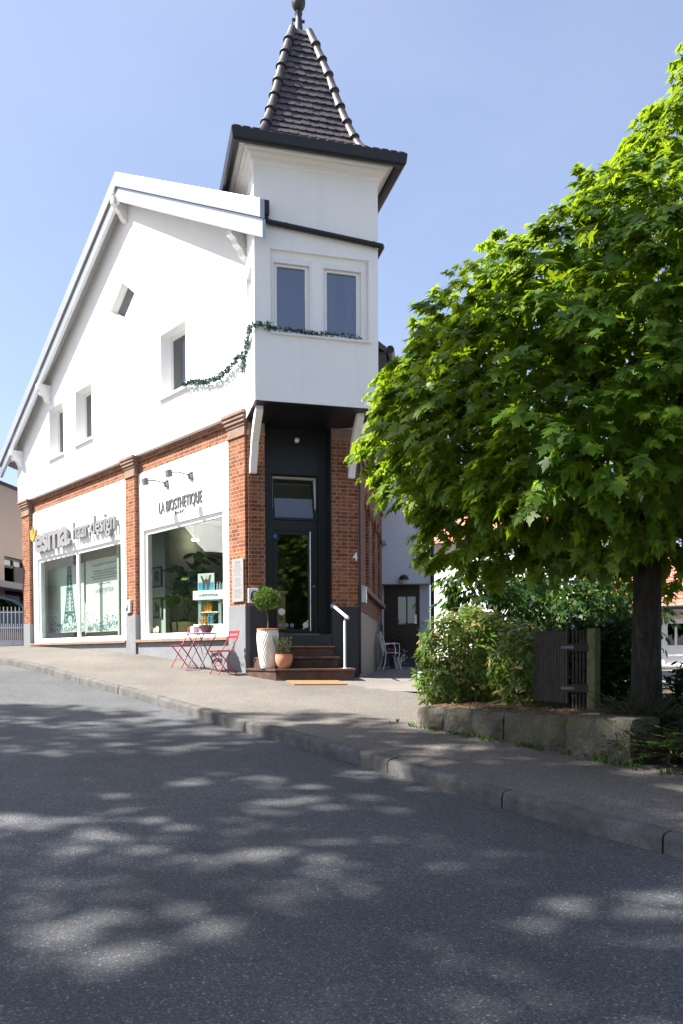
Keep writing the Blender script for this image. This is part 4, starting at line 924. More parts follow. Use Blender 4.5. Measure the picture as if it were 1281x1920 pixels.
MB().lathe([(.02, 0), (.24, 0), (.28, .2), (.29, .42), (.275, .42), (.26, .38), (.01, .38)], pb, 28, lambda a, z: 1+.012*math.sin(z*90)).build('basket', 'wicker', t, smooth=True)
for sx in (-1, 1):
    q = L.d*(sx*.13)+L.n*.25; mb = MB(); mb.tube([pb+q+V((0,0,.15)), pb+q*1.06+V((0,0,.36)), pb+q+L.d*(-sx*.06)+V((0,0,.5)), pb+L.n*.26+V((0,0,.53))], .018, 6); mb.build('basket_handle', 'weathered_wood', t, smooth=True)
MB().ball(pb+V((0,0,.38)), .25, 10, (1, 1, .5)).build('moss', 'hedge_leaf', t)
mb = MB(); heads = []
for k in range(4):
    e = pb+V((rng.normal()*.25, rng.normal()*.2, 1.5+.45*rng.random())); mb.tube([pb+V((0,0,.4)), (pb+e)/2+V((rng.normal()*.06, 0, .3)), e], [.025, .02, .012], 6); heads.append(e)
mb.build('trunk', 'twig', t)
lv = Leaves()
for k in range(75):
    h_ = heads[k % 4]; f = rng.uniform(.45, 1.1); q = pb+V((0,0,.4))+(h_-pb-V((0,0,.4)))*f; d = V((rng.normal(), rng.normal(), .2)).normalized(); q = q+d*.15; lv.add(q, d+V((0,0,-.3)), V((0,0,1))+rv()*.4, rng.uniform(.28, .46), rng.random())
lv.build('crown', 'box_leaf', t, [(0,0),(.1,.05),(.22,.2),(.26,.4),(.2,.55),(.3,.7),(.22,.92),(0,1.0),(-.22,.92),(-.3,.7),(-.2,.55),(-.26,.4),(-.22,.2),(-.1,.05)], .35, .2)
# display stand with shelf box, bottles and show card
ds_ = inshop(402, 1186, -.62); ds_.z = FL; fr = Frame(ds_, (L.d+L.n*.45), L.n-L.d*.45)
def zl(y): return luz(402, y, -.6)[1]
ztop, zbot = zl(1108), zl(1125)
t = thing('display_stand', ds_, 'white and mint display stand with a printed header shelf behind the shop window', 'display stand')
hd = MB().box(fr, -.40, .40, -.22, .22, zbot, ztop).build('header_shelf', 'display_white', t, bevel=.006)
MB().text('LA BIOSTHETIQUE', fr, .24, .2205, (zbot+ztop)/2-.025, .05, .003, .48, -1).build('print', 'ink_grey', hd)
fr2 = Frame(fr.pt(-.40, 0, 0), -fr.n, -fr.d); MB().text('LA BIOSTHETIQUE', fr2, .15, .0005, (zbot+ztop)/2-.02, .04, .003, .34, -1).build('print', 'ink_grey', hd)
for a in (-.30, .22): MB().box(fr, a, a+.07, -.18, .18, FL+.3, zbot-.001).build('post', 'mint', t)
MB().box(fr, -.40, .40, -.22, .22, FL, FL+.30).build('base_box', 'display_white', t, bevel=.006)
MB().box(fr, -.225, .215, -.2, .2, zl(1149), zl(1149)+.02).build('shelf', 'display_white', t)
t = thing('show_card', fr.pt(.14, .12, ztop), 'upright show card of a figure in dark clothes against sea and sky', 'card')
z0, z1 = ztop+.002, zl(1075); mb = MB(); mb.box(fr, -.08, .34, .10, .108, z0, z1); mb.build('card', 'display_white', t)
zz_ = lambda f: z0+(z1-z0)*f
MB().box(fr, -.07, .33, .1085, .1095, zz_(.50), zz_(.98)).build('print_sky', 'poster_paper', t); MB().box(fr, -.07, .33, .1085, .1095, zz_(.03), zz_(.46)).build('print_sea', 'cyan', t); MB().box(fr, -.07, .33, .1085, .1096, zz_(.461), zz_(.5)).build('print_shore', 'terracotta', t)
mb = MB(); mb.prism([fr.pt(a, .11, zz_(b)) for a, b in ((.06,.04),(.02,.5),(.0,.9),(.04,.92),(.08,.6),(.10,.7),(.15,.7),(.17,.6),(.24,.9),(.27,.86),(.22,.5),(.21,.04),(.16,.04),(.15,.42),(.12,.42),(.11,.04))], fr.n*.001); mb.build('print_figure', 'ink', t)
MB().prism([fr.pt(.125+.03*math.cos(a), .1105, zz_(.78)+.045*math.sin(a)) for a in np.linspace(0, 6.283, 17)[:-1]], fr.n*.001).build('print_face', 'skin', t)
def bottle(q, h, r, mt, label, grp):
    t = thing('bottle', q, label, 'bottle', grp); MB().lathe([(r*.95, 0), (r, .01), (r, h*.78), (r*.55, h*.84), (r*.55, h)], q, 14).build('flask', mt, t, smooth=True)
    MB().lathe([(r*.6, h), (r*.6, h*1.1)], q, 12).build('cap', mt if mt != 'cyan' else 'display_white', t)
zs = zl(1149)+.0205
for k, a in enumerate((.02, .09, .16)): bottle(fr.pt(a, .10, zs), .15+.03*(k == 1), .03, 'orange', 'orange bottle standing on the middle shelf of the window display', 'orange bottles on the middle display shelf')
zs = FL+.302
for k, a in enumerate((.13, .20, .27)): bottle(fr.pt(a, .14, zs), .20+.03*(k == 1), .033, 'orange', 'orange bottle standing on the base of the window display', 'orange bottles on the display base')
for k, a in enumerate((-.05, .03)): bottle(fr.pt(a, .16, zs), .20, .035, 'cyan', 'blue bottle with a white top beside the orange bottles', 'blue bottles on the display base')
for k, a in enumerate((-.15, -.22, -.29, -.36)): bottle(fr.pt(a, .08, ztop+.001), .17 if k < 3 else .1, .026, 'mint', 'slim pale bottle on top of the display header shelf', 'pale bottles on the header shelf')
# reception desk seen through the door
t = thing('reception_desk', S.pt(.95, -2.6, FL), 'pale reception desk inside the glass entrance door', 'desk')
MB().box(S, .5, 1.15, -2.6, -2.1, FL, FL+.98).build('front_panel', 'cream', t); MB().box(S, .45, 1.2, -2.65, -2.05, FL+.981, FL+1.04).build('desk_top', 'display_white', t)

# ================================================================== LANE: ANNEX, CHAIR, PLANTER
an = thing('annex', AN.pt(.7, 0, 1.2), 'white annex with a dark entrance door at the end of the lane', 'building')
ZO = AN.uz(760, 1094.5, 0)[1]; dl, dr_ = AN.uz(720, 1150, -.45)[0], AN.uz(787, 1150, -.45)[0]; ue = AN.uz(808, 1150, 0)[0]
gl = 1.2
mb = MB(); mb.box(AN, -.05, ue, -.5, 0, ZO, 8.2); mb.build('upper_wall', 'blue_white_render', an)
mb = MB(); mb.box(AN, dr_, ue-.04, -.7, -.45, .9, ZO-.002); mb.box(AN, -.3, dl, -.7, -.45, .9, ZO-.002); mb.build('lower_wall', 'blue_white_render', an)
mb = MB(); mb.box(AN, -.3, ue-.04, -6, -.71, .9, 8.0); mb.build('wall', 'white_render', an)
mb = MB(); mb.box(AN, -.4, ue+.3, -6, .35, 8.2, 8.4); mb.build('roof', 'roof_tile', an)
dd = MB().slab(AN, rect(dl, dr_, 1.15, ZO-.003), [rect(dl+.42, dl+.66, 2.5, 3.3), rect(dl+.70, dl+.94, 2.5, 3.3)], -.5, -.56).build('door', 'dark_door', an)
MB().box(AN, dl+.40, dl+.96, -.545, -.54, 2.48, 3.32).build('pane', 'window_glass', dd)
mb = MB(); u, z = AN.uz(779.5, 1161, -.5); mb.box(AN, u-.03, u+.03, -.499, -.485, z-.13, z+.13); mb.tube([AN.pt(u, -.485, z+.03), AN.pt(u, -.43, z+.03), AN.pt(u-.12, -.43, z+.03)], .012, 8); mb.build('handle', 'steel', dd)
u, z = AN.uz(754, 1169, -.5); MB().box(AN, u-.12, u+.12, -.499, -.49, z-.025, z+.025).build('letter_slot', 'zinc', dd)
mb = MB(); mb.box(AN, dl-.02, dr_+.02, -.45, .35, 1.0, 1.36); mb.box(AN, dl-.02, dr_+.02, -.45, .02, 1.361, 1.54); mb.build('doorstep', 'kerb_granite', an, bevel=.01)
u, z = AN.uz(789, 1163, -.45); MB().box(AN, dr_+.04, dr_+.17, -.449, -.40, z-.06, z+.07).build('doorbell', 'display_white', an, bevel=.006)
mb = MB(); mb.tube([AN.pt(ue+.05, .02, .9), AN.pt(ue+.05, .02, 8.1)], .055, 10); mb.build('downpipe', 'dark_metal', an, smooth=True)
u, z = AN.uz(757.5, 1087.5, .06); t = thing('wall_lamp', AN.pt(u, 0, z-.1), 'round wall lamp with a dark hood above the annex door', 'wall lamp')
MB().ball(AN.pt(u, .08, z), .135, 12, (1, .6, 1)).build('globe', 'grey_white', t, smooth=True)
b = MB(); q = AN.pt(u, .08, z); b.lathe([(.145, 0), (.14, .05), (.10, .12), (.03, .15)], q, 20); b.build('hood', 'dark_metal', t, smooth=True)
u, z = AN.uz(718.5, 1019, .1); t = thing('floodlight', AN.pt(u, 0, z), 'small grey floodlight on the white wall just past the brick cornice', 'floodlight')
mb = MB(); mb.box(AN, u-.06, u+.10, .02, .14, z-.04, z+.08); mb.build('lamp_head', 'zinc', t, bevel=.01); MB().tube([AN.pt(u, 0, z-.06), AN.pt(u, .06, z-.06), AN.pt(u, .06, z)], .012, 6).build('bracket', 'zinc', t)
# curly white garden chair
q = at(733, 1249, 20.6); q.z = gz(q.x, q.y)+.006; t = thing('garden_chair', q, 'curly white cast metal garden chair in the shade of the lane', 'chair', None, R(-78))
for sx in (-1, 1):
    MB().tube([(sx*.20, .22, 0), (sx*.20, .20, .1), (sx*.18, .14, .25), (sx*.19, .18, .42)], .014, 6).build('front_leg', 'white_paint', t, local=True, smooth=True)
    MB().tube([(sx*.20, -.26, 0), (sx*.19, -.2, .2), (sx*.19, -.18, .44), (sx*.19, -.22, .7), (sx*.15, -.30, .92)], .014, 6).build('rear_leg', 'white_paint', t, local=True, smooth=True)
    MB().tube([(sx*.19, -.2, .64), (sx*.23, .0, .68), (sx*.23, .16, .66), (sx*.2, .18, .54), (sx*.19, .17, .43)], .012, 6).build('armrest', 'white_paint', t, local=True, smooth=True)
MB().lathe([(.01, .42), (.22, .42), (.225, .43), (.22, .44), (.01, .44)], (0, 0, 0), 20).build('seat', 'white_paint', t, local=True)
mb = MB(); mb.tube([(.15*math.cos(a), -.285-.02*math.sin(a), .90+.09*math.sin(a)) for a in np.linspace(0, math.pi, 9)], .013, 6)
for k in (-.1, -.05, 0, .05, .1): mb.tube([(k, -.19, .46), (k*1.5, -.23, .62), (k*.6, -.26, .78), (k*.9, -.30, .95)], .008, 5)
mb.build('backrest', 'white_paint', t, local=True, smooth=True)
lv = Leaves()
for k in range(60): lv.add(V((rng.normal()*.08, rng.normal()*.08, .47+.06*rng.random())), rv(), rv(), .05, rng.random())
o = lv.build('cushion_flowers', 'red_metal', None, OVAL); o.parent = t; o.name = 'flower_cushion'
q = at(742, 1246, 21.2); q.z = gz(q.x, q.y)+.006; t = thing('zinc_planter', q, 'grey zinc tub with a dark shrub beside the white garden chair', 'planter')
MB().lathe([(.11, 0), (.14, .005), (.17, .30), (.18, .305), (.165, .31), (.15, .27), (.01, .27)], q, 24).build('tub', 'zinc', t, smooth=True)
lv = Leaves()
for k in range(500): n = rv().normalized(); h = rng.random(); r = .19*(1-h*.75); lv.add(q+V((n.x*r, n.y*r, .3+h*.55)), n+V((0,0,.6)), rv(), rng.uniform(.04, .07), rng.random()*.5)
lv.build('shrub', 'yew_leaf', t, OVAL)
lv = Leaves()
for k in range(36): lv.add(q+V((.2+rng.normal()*.05, -.1, .32+rng.normal()*.1)), rv(), rv(), .05, 1)
lv.build('white_flower', 'white_paint', t, OVAL)

# ================================================================== GARDEN: WALL, FENCE, TREE, SHRUBS
WA, WB = V((.86, 9.22, 0)), V((2.56, 7.02, 0)); wd = (WB-WA).normalized(); wn_ = V((wd.y, -wd.x, 0)); wn_ = wn_ if wn_.y < 0 else -wn_
GW = Frame(WA, wd, wn_); gwl = (WB-WA).length
t = thing('garden_wall', GW.pt(gwl/2, 0, .7), 'low mossy sandstone wall beside the pavement under the maple', 'wall')
def block(u0, u1, z0, z1, o1, nm, mt='old_stone', thick=.34):
    mb = MB(); nx, nz, ny = max(3, int((u1-u0)/.07)), 7, 4; P = {}; 
    def vert(i, j, k):
        if (i, j, k) not in P:
            a, b, g = i/nx, j/nz, k/ny; p = GW.pt(u0+(u1-u0)*a, o1-thick*g, 0); zt = z1; zz_ = z0+(zt-z0)*b
            e = 1-min(1, min(a, 1-a)*(u1-u0)/.04)*.0; r = .018
            cut = 0
            if k == 0: cut += .022*max(0, 1-min(a, 1-a)*(u1-u0)/.05)+.03*max(0, 1-(1-b)*(z1-z0)/.05)
            p = p+GW.n*(rng.normal()*.012-cut); zz_ += rng.normal()*.005-(.018 if (j == nz and k in (0, ny)) else 0)
            P[(i, j, k)] = len(mb.v); mb.v.append(V((p.x, p.y, zz_)))
        return P[(i, j, k)]
    for i in range(nx):
        for j in range(nz): mb.f.append([vert(i,j,0), vert(i+1,j,0), vert(i+1,j+1,0), vert(i,j+1,0)]); mb.f.append([vert(i,j,ny), vert(i,j+1,ny), vert(i+1,j+1,ny), vert(i+1,j,ny)])
        for k in range(ny): mb.f.append([vert(i,nz,k), vert(i+1,nz,k), vert(i+1,nz,k+1), vert(i,nz,k+1)]); 
    for j in range(nz):
        for k in range(ny): mb.f.append([vert(0,j,k), vert(0,j+1,k), vert(0,j+1,k+1), vert(0,j,k+1)]); mb.f.append([vert(nx,j,k), vert(nx,j,k+1), vert(nx,j+1,k+1), vert(nx,j+1,k)])
    return mb.build(nm, mt, t, recalc=True, smooth=True)
uu = 0
for ln, top in ((.42, .985), (.88, .99), (.80, .995)):
    block(uu+.006, uu+ln-.006, .40, top, 0, 'stone_block'); uu += ln
block(uu+.008, gwl, .30, 1.015, .035, 'end_block', thick=.5)
# garden soil behind the wall
pts = []; q = []; nx, ny = 26, 22
for j in range(ny+1):
    for i in range(nx+1):
        b = (j/ny)**1.5*11; a = -.15+(i/nx)*9.0; p = GW.pt(a, -.22-b, 0); 
        z = .97+.05*b/3+.03*math.sin(p.x*3)*math.cos(p.y*2.3); z -= .36*sst(gwl-.02, gwl+.35, a)*sst(1.7, .15, b); pts.append(V((p.x, p.y, z)))
for j in range(ny):
    for i in range(nx): q.append([j*(nx+1)+i, j*(nx+1)+i+1, (j+1)*(nx+1)+i+1, (j+1)*(nx+1)+i])
sheet('garden_soil', pts, q, 'soil')
# fallen leaves and litter on the wall top and the soil
lv = Leaves()
for k in range(900):
    a = rng.uniform(.1, 2.4); b = abs(rng.normal())*.5; p = GW.pt(a, -.02-b, 1.0+.02*b); lv.add(p, V((rng.normal(), rng.normal(), .1)), V((rng.normal()*.3, rng.normal()*.3, 1)), rng.uniform(.02, .05), rng.random())
o = lv.build('leaf_litter', 'coir', None, OVAL); o['kind'] = 'stuff'
lv = Leaves()
for k in range(120):
    a = gwl*rng.choice((.02, .3, .62, .95, 1.2))+rng.normal()*.22; f = rng.random(); p = GW.pt(a, .03+abs(rng.normal())*.05, 0); p.z = gz(p.x, p.y)+.005
    for j in range(3): lv.add(p+rv()*.008, V((rng.normal(), rng.normal(), 1.3)), rv(), rng.uniform(.03, .07), rng.random())
o = lv.build('weeds', 'box_leaf', None, OVAL); o['kind'] = 'stuff'
lv = Leaves(); pq = hit_ = at(44, 1692, 4.05)
for k in range(60): x, y = pq.x+rng.normal()*.09, pq.y+rng.normal()*.07; lv.add(V((x, y, gz(x, y)-.105+.006*rng.random())), V((rng.normal(), rng.normal(), .1)), V((rng.normal()*.3, rng.normal()*.3, 1)), rng.uniform(.012, .03), rng.random())
o = lv.build('road_litter', 'coir', None, OVAL); o['kind'] = 'stuff'
# a young maple sapling at the wall foot
p = at(1034, 1412, 7.62); p.z = gz(p.x, p.y)+.0; t = thing('sapling', p, 'single bright green seedling at the foot of the stone wall', 'plant')
lv = Leaves()
for k in range(5): lv.add(p+V((0,0,.05+.02*k)), V((rng.normal(), rng.normal()-.4, .5)), V((0,-.6,1))+rv()*.2, .09, .8)
lv.build('leaf', 'maple_leaf', t, OVAL); MB().tube([p, p+V((0,0,.14))], .004, 5).build('stem', 'twig', t)
# wooden fence with its post and open gate
pb = at(1113, 1331, 8.35); pb.z = .93
t = thing('wooden_gate', pb, 'weathered slatted wooden gate hung on a mossy square post above the stone wall', 'gate')
ptop = at(1113, 1178, 8.35).z; FG = Frame(pb, (-.52, .855, 0), (-.855, -.52, 0)); FP = Frame(pb, wd, wn_)
MB().box(FP, -.05, .05, -.05, .05, .85, ptop).build('post', 'mossy_wood', t, bevel=.008)
mb = MB(); random.seed(5)
z_r1, z_r2 = at(1095, 1214, 8.4).z, at(1095, 1291, 8.4).z
FS = Frame(pb, (-.93, .36, 0), (-.36, -.93, 0))
for k in range(5): mb.box(FS, .055+.036*k, .077+.036*k, -.02, .0, 1.0, ptop-.02+random.uniform(-.01, .01))
mb.build('fixed_slat', 'weathered_wood', t, bevel=.003)
for z in (z_r1, z_r2): MB().box(FS, .052, .26, .001, .03, z-.04, z+.045).build('rail', 'weathered_wood', t, bevel=.004)
for z in (z_r1, z_r2): MB().box(FS, .20, .33, .031, .037, z-.012, z+.018).build('hinge', 'lamp_grey', t)
h0 = FS.pt(.27, -.0, 0); FL_ = Frame(h0, (-.30, .954, 0), (-.954, -.30, 0)); mb = MB()
for k in range(13): mb.box(FL_, .0+.052*k, .042+.052*k, -.02, 0, 1.06, ptop-.01+random.uniform(-.012, .012))
lf = mb.build('gate_leaf', 'weathered_wood', t, bevel=.003)
for z in (z_r1, z_r2): MB().box(FL_, 0, .67, -.05, -.021, z-.04, z+.04).build('rail', 'weathered_wood', lf)

# --- the maple
tb = at(1212, 1362, 8.05); tb.z = .72
maple = thing('maple_tree', tb, 'broad maple tree with large lobed bright green leaves beside the lane', 'tree')
def limb(mb, a, b, r0, r1, sag=.0, n=6):
    a, b = V(a), V(b); pts = [a+(b-a)*(i/n)+V((0,0,sag*math.sin(math.pi*i/n)))+rv()*.025*(b-a).length*(0 < i < n) for i in range(n+1)]
    mb.tube(pts, [r0+(r1-r0)*i/n for i in range(n+1)], 9); return pts
mb = MB(); tt = V((tb.x+.0, tb.y, 3.1))
def trad(a, z): return 1+.10*math.sin(3*a+.5)*max(0, 1-z*1.2)+.03*math.sin(9*a+z*7)
mb.lathe([(.24, -.2), (.195, .08), (.162, .3), (.146, .6), (.139, 1.0), (.135, 1.5), (.137, 2.0), (.145, 2.3)], tb, 20, trad)
mb.build('trunk', 'bark', maple, smooth=True)
lim = MB(); base = tb+V((0,0,2.25))
for e in ((1.3, 9.0, 3.9), (2.0, 7.0, 4.6), (2.6, 9.3, 5.8), (4.6, 7.2, 4.6), (3.6, 7.2, 6.4), (4.2, 8.2, 6.9), (3.9, 9.6, 5.0), (1.6, 8.6, 3.0), (2.9, 6.6, 3.4), (1.5, 9.1, 4.4)):
    pts = limb(lim, base+rv()*.04, e, .07, .018, .15)
    for k in range(4): i = 2+k % 4; limb(lim, pts[i], pts[i]+rv().normalized()*.4+V((0,0,.1)), .022, .006, 0, 3)
lim.build('limb', 'bark', maple, smooth=True)
ELL = [(3.2,8.2,3.98,2.75,2.4,1.42,1.0), (3.4,8.0,4.75,2.12,2.0,1.32,.8), (3.92,8.0,6.1,1.25,1.3,.95,.6), (4.25,8.0,6.95,.95,1.0,.72,.35), (1.27,9.0,3.98,.92,1.1,.82,.5), (1.62,8.6,3.08,.70,.8,.46,.35), (1.36,9.25,4.78,.72,.75,.68,.3), (2.3,6.7,3.2,1.1,.9,.55,.4), (4.3,6.6,4.4,1.3,1.0,1.3,.6), (2.2,8.0,5.05,.8,.8,.75,.35), (1.16,9.1,4.45,.70,.8,.58,.3)]
lv = Leaves(); area = [e[3]*e[5]+e[3]*e[4]+e[4]*e[5] for e in ELL]; tot = sum(area)
def crown_noise(p): return math.sin(p.x*4.6+1.3*math.sin(p.z*3.4))*math.sin(p.y*4.1+p.z*2.1)*math.cos(p.z*5.0-p.x*1.9)
for e, ar in zip(ELL, area):
    k = int(6000*ar/tot); c = 0
    while c < k:
        p, n = ell_sample(e, abs(rng.normal())*.10 - .03)
        if n.y > .55 and rng.random() < .6: continue
        if any(in_ell(p, q, .72) for q in ELL if q is not e): c += .4; continue
        if crown_noise(p) < -.06 and rng.random() < .9: continue
        p = p+n*(.30*crown_noise(p)+.01)
        edge = .25 if p.x < 1.6 else 0  # sunward leaves coloured yellower, painting in a backlit glow
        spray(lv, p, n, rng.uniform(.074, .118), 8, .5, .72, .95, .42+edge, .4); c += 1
for k in range(11000):                     # inner leaves, coloured darker to paint in the shade inside the crown
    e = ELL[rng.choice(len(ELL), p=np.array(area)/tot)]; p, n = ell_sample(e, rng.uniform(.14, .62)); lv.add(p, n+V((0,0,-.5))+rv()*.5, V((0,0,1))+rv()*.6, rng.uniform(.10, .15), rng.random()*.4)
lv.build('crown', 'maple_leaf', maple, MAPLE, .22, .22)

# --- flowering evergreen shrub with reddish young shoots
def shrub(name, loc, ells, n, mat, label, cat, size, shape=OVAL, k=7, tipc=.12, group=None, stems=True, depth=.16, droop=.3):
    t = thing(name, loc, label, cat, group); lv = Leaves(); mb = MB(); ar = [e[3]*e[5]+e[3]*e[4]+e[4]*e[5] for e in ells]; tot = sum(ar)
    for e, a in zip(ells, ar):
        for q in range(int(n*a/tot)):
            p, nn = ell_sample(e, abs(rng.normal())*depth-.04)
            if any(in_ell(p, w, .55) for w in ells if w is not e): continue
            ax = (nn+V((0,0,.5))+rv()*.35).normalized(); s1 = ax.orthogonal().normalized(); s2 = ax.cross(s1); young = rng.random() < tipc
            for j in range(k):
                a_ = j*2.4+rng.random()*.5; el = rng.uniform(.15, 1.0); d = s1*math.cos(a_)+s2*math.sin(a_)+ax*el+V((0,0,-droop)); lv.add(p+d*.01-ax*rng.uniform(0, .05), d, ax+rv()*.2, size*rng.uniform(.7, 1.2), 1.0 if (young and j > k-4) else rng.random()*.72)
    lv.build('foliage', mat, t, shape, .3, .3)
    if stems:
        base = V(loc)
        for e in ells:
            for q in range(5): b = base+V((rng.normal()*.12+(e[0]-base.x)*.6, rng.normal()*.12+(e[1]-base.y)*.6, 0)); p, nn = ell_sample(e, .3); mb.tube([b, (b+p)/2+rv()*.05, p], [.016, .012, .006], 5)
        mb.build('stem', 'twig', t)
    return t
shrub('laurel_bush', (1.62, 10.0, .98), [(1.35,9.95,1.52,.42,.45,.55), (1.75,10.1,1.45,.55,.5,.52), (2.15,10.2,1.55,.5,.5,.5), (1.62,10.15,1.92,.42,.4,.28), (1.28,10.0,1.22,.36,.4,.28), (2.12,9.35,1.45,.38,.28,.52)], 1150, 'laurel_leaf', 'glossy evergreen bush with pinkish young shoots above the stone wall', 'bush', .095, OVAL, 8, .22)
# background hedge trees under the maple
def softtree(name, base, ells, n, label, mat='hedge_leaf', size=.13, group='small trees behind the garden fence'):
    t = thing(name, base, label, 'tree', group); mb = MB(); lv = Leaves(); ar = [e[3]*e[5]+e[3]*e[4]+e[4]*e[5] for e in ells]; tot = sum(ar); base = V(base)
    for e, a in zip(ells, ar):
        limb(mb, base, (e[0], e[1], e[2]), .05, .015)
        for q in range(int(n*a/tot)): p, nn = ell_sample(e, abs(rng.normal())*.25); spray(lv, p, nn, size*rng.uniform(.8, 1.2), 6, .4, .6, 1.0, .5, .5)
    mb.build('trunk', 'bark', t, smooth=True); lv.build('crown', mat, t, DIAM, .3, .2)
softtree('hedge_tree', (3.3, 12.4, 1.1), [(2.35,12.4,2.3,.85,.7,.72), (3.4,12.6,2.4,1.0,.8,.8), (4.5,12.9,2.3,.9,.8,.75), (3.0,12.9,1.6,1.3,.6,.6), (2.0,12.3,2.85,.5,.5,.5)], 920, 'loose small leaved tree behind the laurel bush and gate')
softtree('hedge_tree', (4.3, 13.4, 1.1), [(4.25,13.4,2.2,.55,.6,.75), (4.2,13.2,1.5,.5,.6,.5)], 260, 'loose small leaved tree just behind the maple trunk')
def hedge(name, fr0, fr1, h0, h1, wd_, n, mat, label, size=.09, cat='hedge'):
    A, B = V(fr0), V(fr1); t = thing(name, (A+B)/2, label, cat); lv = Leaves(); dv = (B-A).normalized(); sd_ = V((dv.y, -dv.x, 0))
    for k in range(n):
        f = rng.random(); a = rng.uniform(0, 6.283); h = rng.uniform(0, 1); hh = h0+(h1-h0)*h; w = wd_*(1-.35*h)*(1+.25*math.sin(f*19)*math.sin(f*7+2)); p = A+(B-A)*f+sd_*(w*rng.choice((-1, 1))*math.sqrt(rng.random())); p.z = A.z+hh+.08*math.sin(f*23)+rng.normal()*.03
        for j in range(4): lv.add(p+rv()*.03, V((rng.normal(), rng.normal()-.2, .4)), rv()+V((0,-.3,.6)), size*rng.uniform(.7, 1.3), rng.random())
    lv.build('foliage', mat, t, DIAM, .3, .25); mb = MB()
    for k in range(9): p = A+(B-A)*(k+.5)/9; mb.tube([p, p+V((rng.normal()*.06, rng.normal()*.06, h1*.8))], [.02, .008], 5)
    mb.build('stem', 'twig', t)
softtree('background_tree', (6.4, 20.5, 1.2), [(5.9,20.5,3.0,1.7,1.2,1.9), (4.6,21.0,2.6,.9,1.0,1.5)], 700, 'dense dark tree far behind the small garden trees', size=.2, group=None)
hedge('dark_hedge', (2.8, 9.9, .98), (3.55, 9.6, .9), .05, .95, .33, 900, 'yew_leaf', 'dark clipped hedge between the wooden gate and the maple trunk')
hedge('yew_hedge', (3.5, 8.1, .75), (6.6, 8.6, .8), .0, .60, .5, 2600, 'yew_leaf', 'dark low evergreen hedge spreading behind the maple trunk')
def yew(loc, r, h, n, label):
    t = thing('yew_shrub', loc, label, 'shrub', 'low yew shrubs by the pavement'); lv = Leaves(); mb = MB(); loc = V(loc)
    for k in range(n):
        a = rng.uniform(0, 6.283); el = rng.uniform(.1, 1.0); d = V((math.cos(a), math.sin(a), el*h/r)).normalized(); ln = r*rng.uniform(.6, 1.1); b = loc+d*ln*.15; e = loc+V((d.x*ln, d.y*ln, d.z*ln*h/r))+V((0,0,-.12*ln*ln)); mb.tube([b, (b+e)/2+V((0,0,.03)), e], [.006, .004, .002], 4)
        sd_ = V((-d.y, d.x, 0)).normalized()
        for j in range(26):
            f = rng.uniform(.2, 1.0); sg = rng.choice((-1, 1)); lv.add(b+(e-b)*f+V((0,0,.03*math.sin(3.14*f))), sd_*sg+d*.8+rv()*.2, V((0,0,1))+rv()*.3, rng.uniform(.05, .085), rng.random()*.5+(.5 if f > .8 else 0))
    lv.build('foliage', 'yew_leaf', t, NEED, .2, .1); mb.build('stem', 'twig', t)
yew((2.95, 7.05, .66), .70, .62, 150, 'low feathery yew shrub against the end of the stone wall'); yew((3.5, 6.95, .66), .85, .72, 170, 'low feathery yew shrub at the picture edge below the maple'); yew((2.85, 7.55, .80), .6, .62, 130, 'feathery yew shrub at the foot of the maple trunk')

# ================================================================== HOUSES AND OTHER THINGS AROUND
HB = Frame((7.25, 23.2, 0), (.93, -.37, 0), (-.37, -.93, 0))
t = thing('garden_house', HB.pt(3, 0, 1.1), 'small white house with a red tiled roof and big windows behind the maple trunk', 'house')
zE = at(1260, 1138, 21.2).z; zB = 1.05
MB().slab(HB, rect(0, 8, zB, zE), [rect(2.02, 2.62, zB+.2, zE-.32), rect(2.72, 3.32, zB+.2, zE-.32), rect(4.0, 4.9, zB+.7, zE-.32)], 0, -.2).build('wall', 'white_render', t)
MB().box(HB, -.01, 8.01, .001, .03, zE-.28, zE).build('fascia', 'cream', t)
mb = MB(); mb.box(HB, 0, 8, -6, -5.8, zB, zE); mb.box(HB, 0, .2, -5.8, -.2, zB, zE); mb.box(HB, 7.8, 8, -5.8, -.2, zB, zE); mb.box(HB, .2, 7.8, -5.8, -.2, zE-.2, zE-.1); mb.build('rear_wall', 'white_render', t)
for (a, b, z0) in ((2.02, 2.62, zB+.2), (2.72, 3.32, zB+.2), (4.0, 4.9, zB+.7)):
    w = MB().slab(HB, rect(a, b, z0, zE-.32), [rect(a+.08, (a+b)/2-.03, z0+.55, zE-.40), rect((a+b)/2+.03, b-.08, z0+.55, zE-.40)], -.05, -.12).build('window', 'white_paint', t); MB().box(HB, a+.05, b-.05, -.09, -.085, z0+.5, zE-.36).build('pane', 'window_glass', w)
mb = MB(); NRr = 16
for r in range(NRr):
    f0, f1 = r/NRr, (r+1.15)/NRr; A = lambda u, f, l: HB.pt(u, .45-3.6*f, zE+.05+1.9*f+l)
    u = -.4
    while u < 8.4: j = random.uniform(-.008, .008); mb.hexa([A(u,f0,.0+j), A(u+.29,f0,.0+j), A(u+.29,f1,-.03+j), A(u,f1,-.03+j), A(u,f0,.035+j), A(u+.29,f0,.035+j), A(u+.29,f1,.0+j), A(u,f1,.0+j)]); u += .3
rf = mb.build('roof', 'red_roof', t); mb = MB(); mb.hexa([HB.pt(-.4,-3.1,zE+1.97), HB.pt(8.4,-3.1,zE+1.97), HB.pt(8.4,-6.5,zE+.05), HB.pt(-.4,-6.5,zE+.05), HB.pt(-.4,-3.1,zE+2.03), HB.pt(8.4,-3.1,zE+2.03), HB.pt(8.4,-6.5,zE+.1), HB.pt(-.4,-6.5,zE+.1)]); mb.build('rear_slope', 'red_roof', rf)
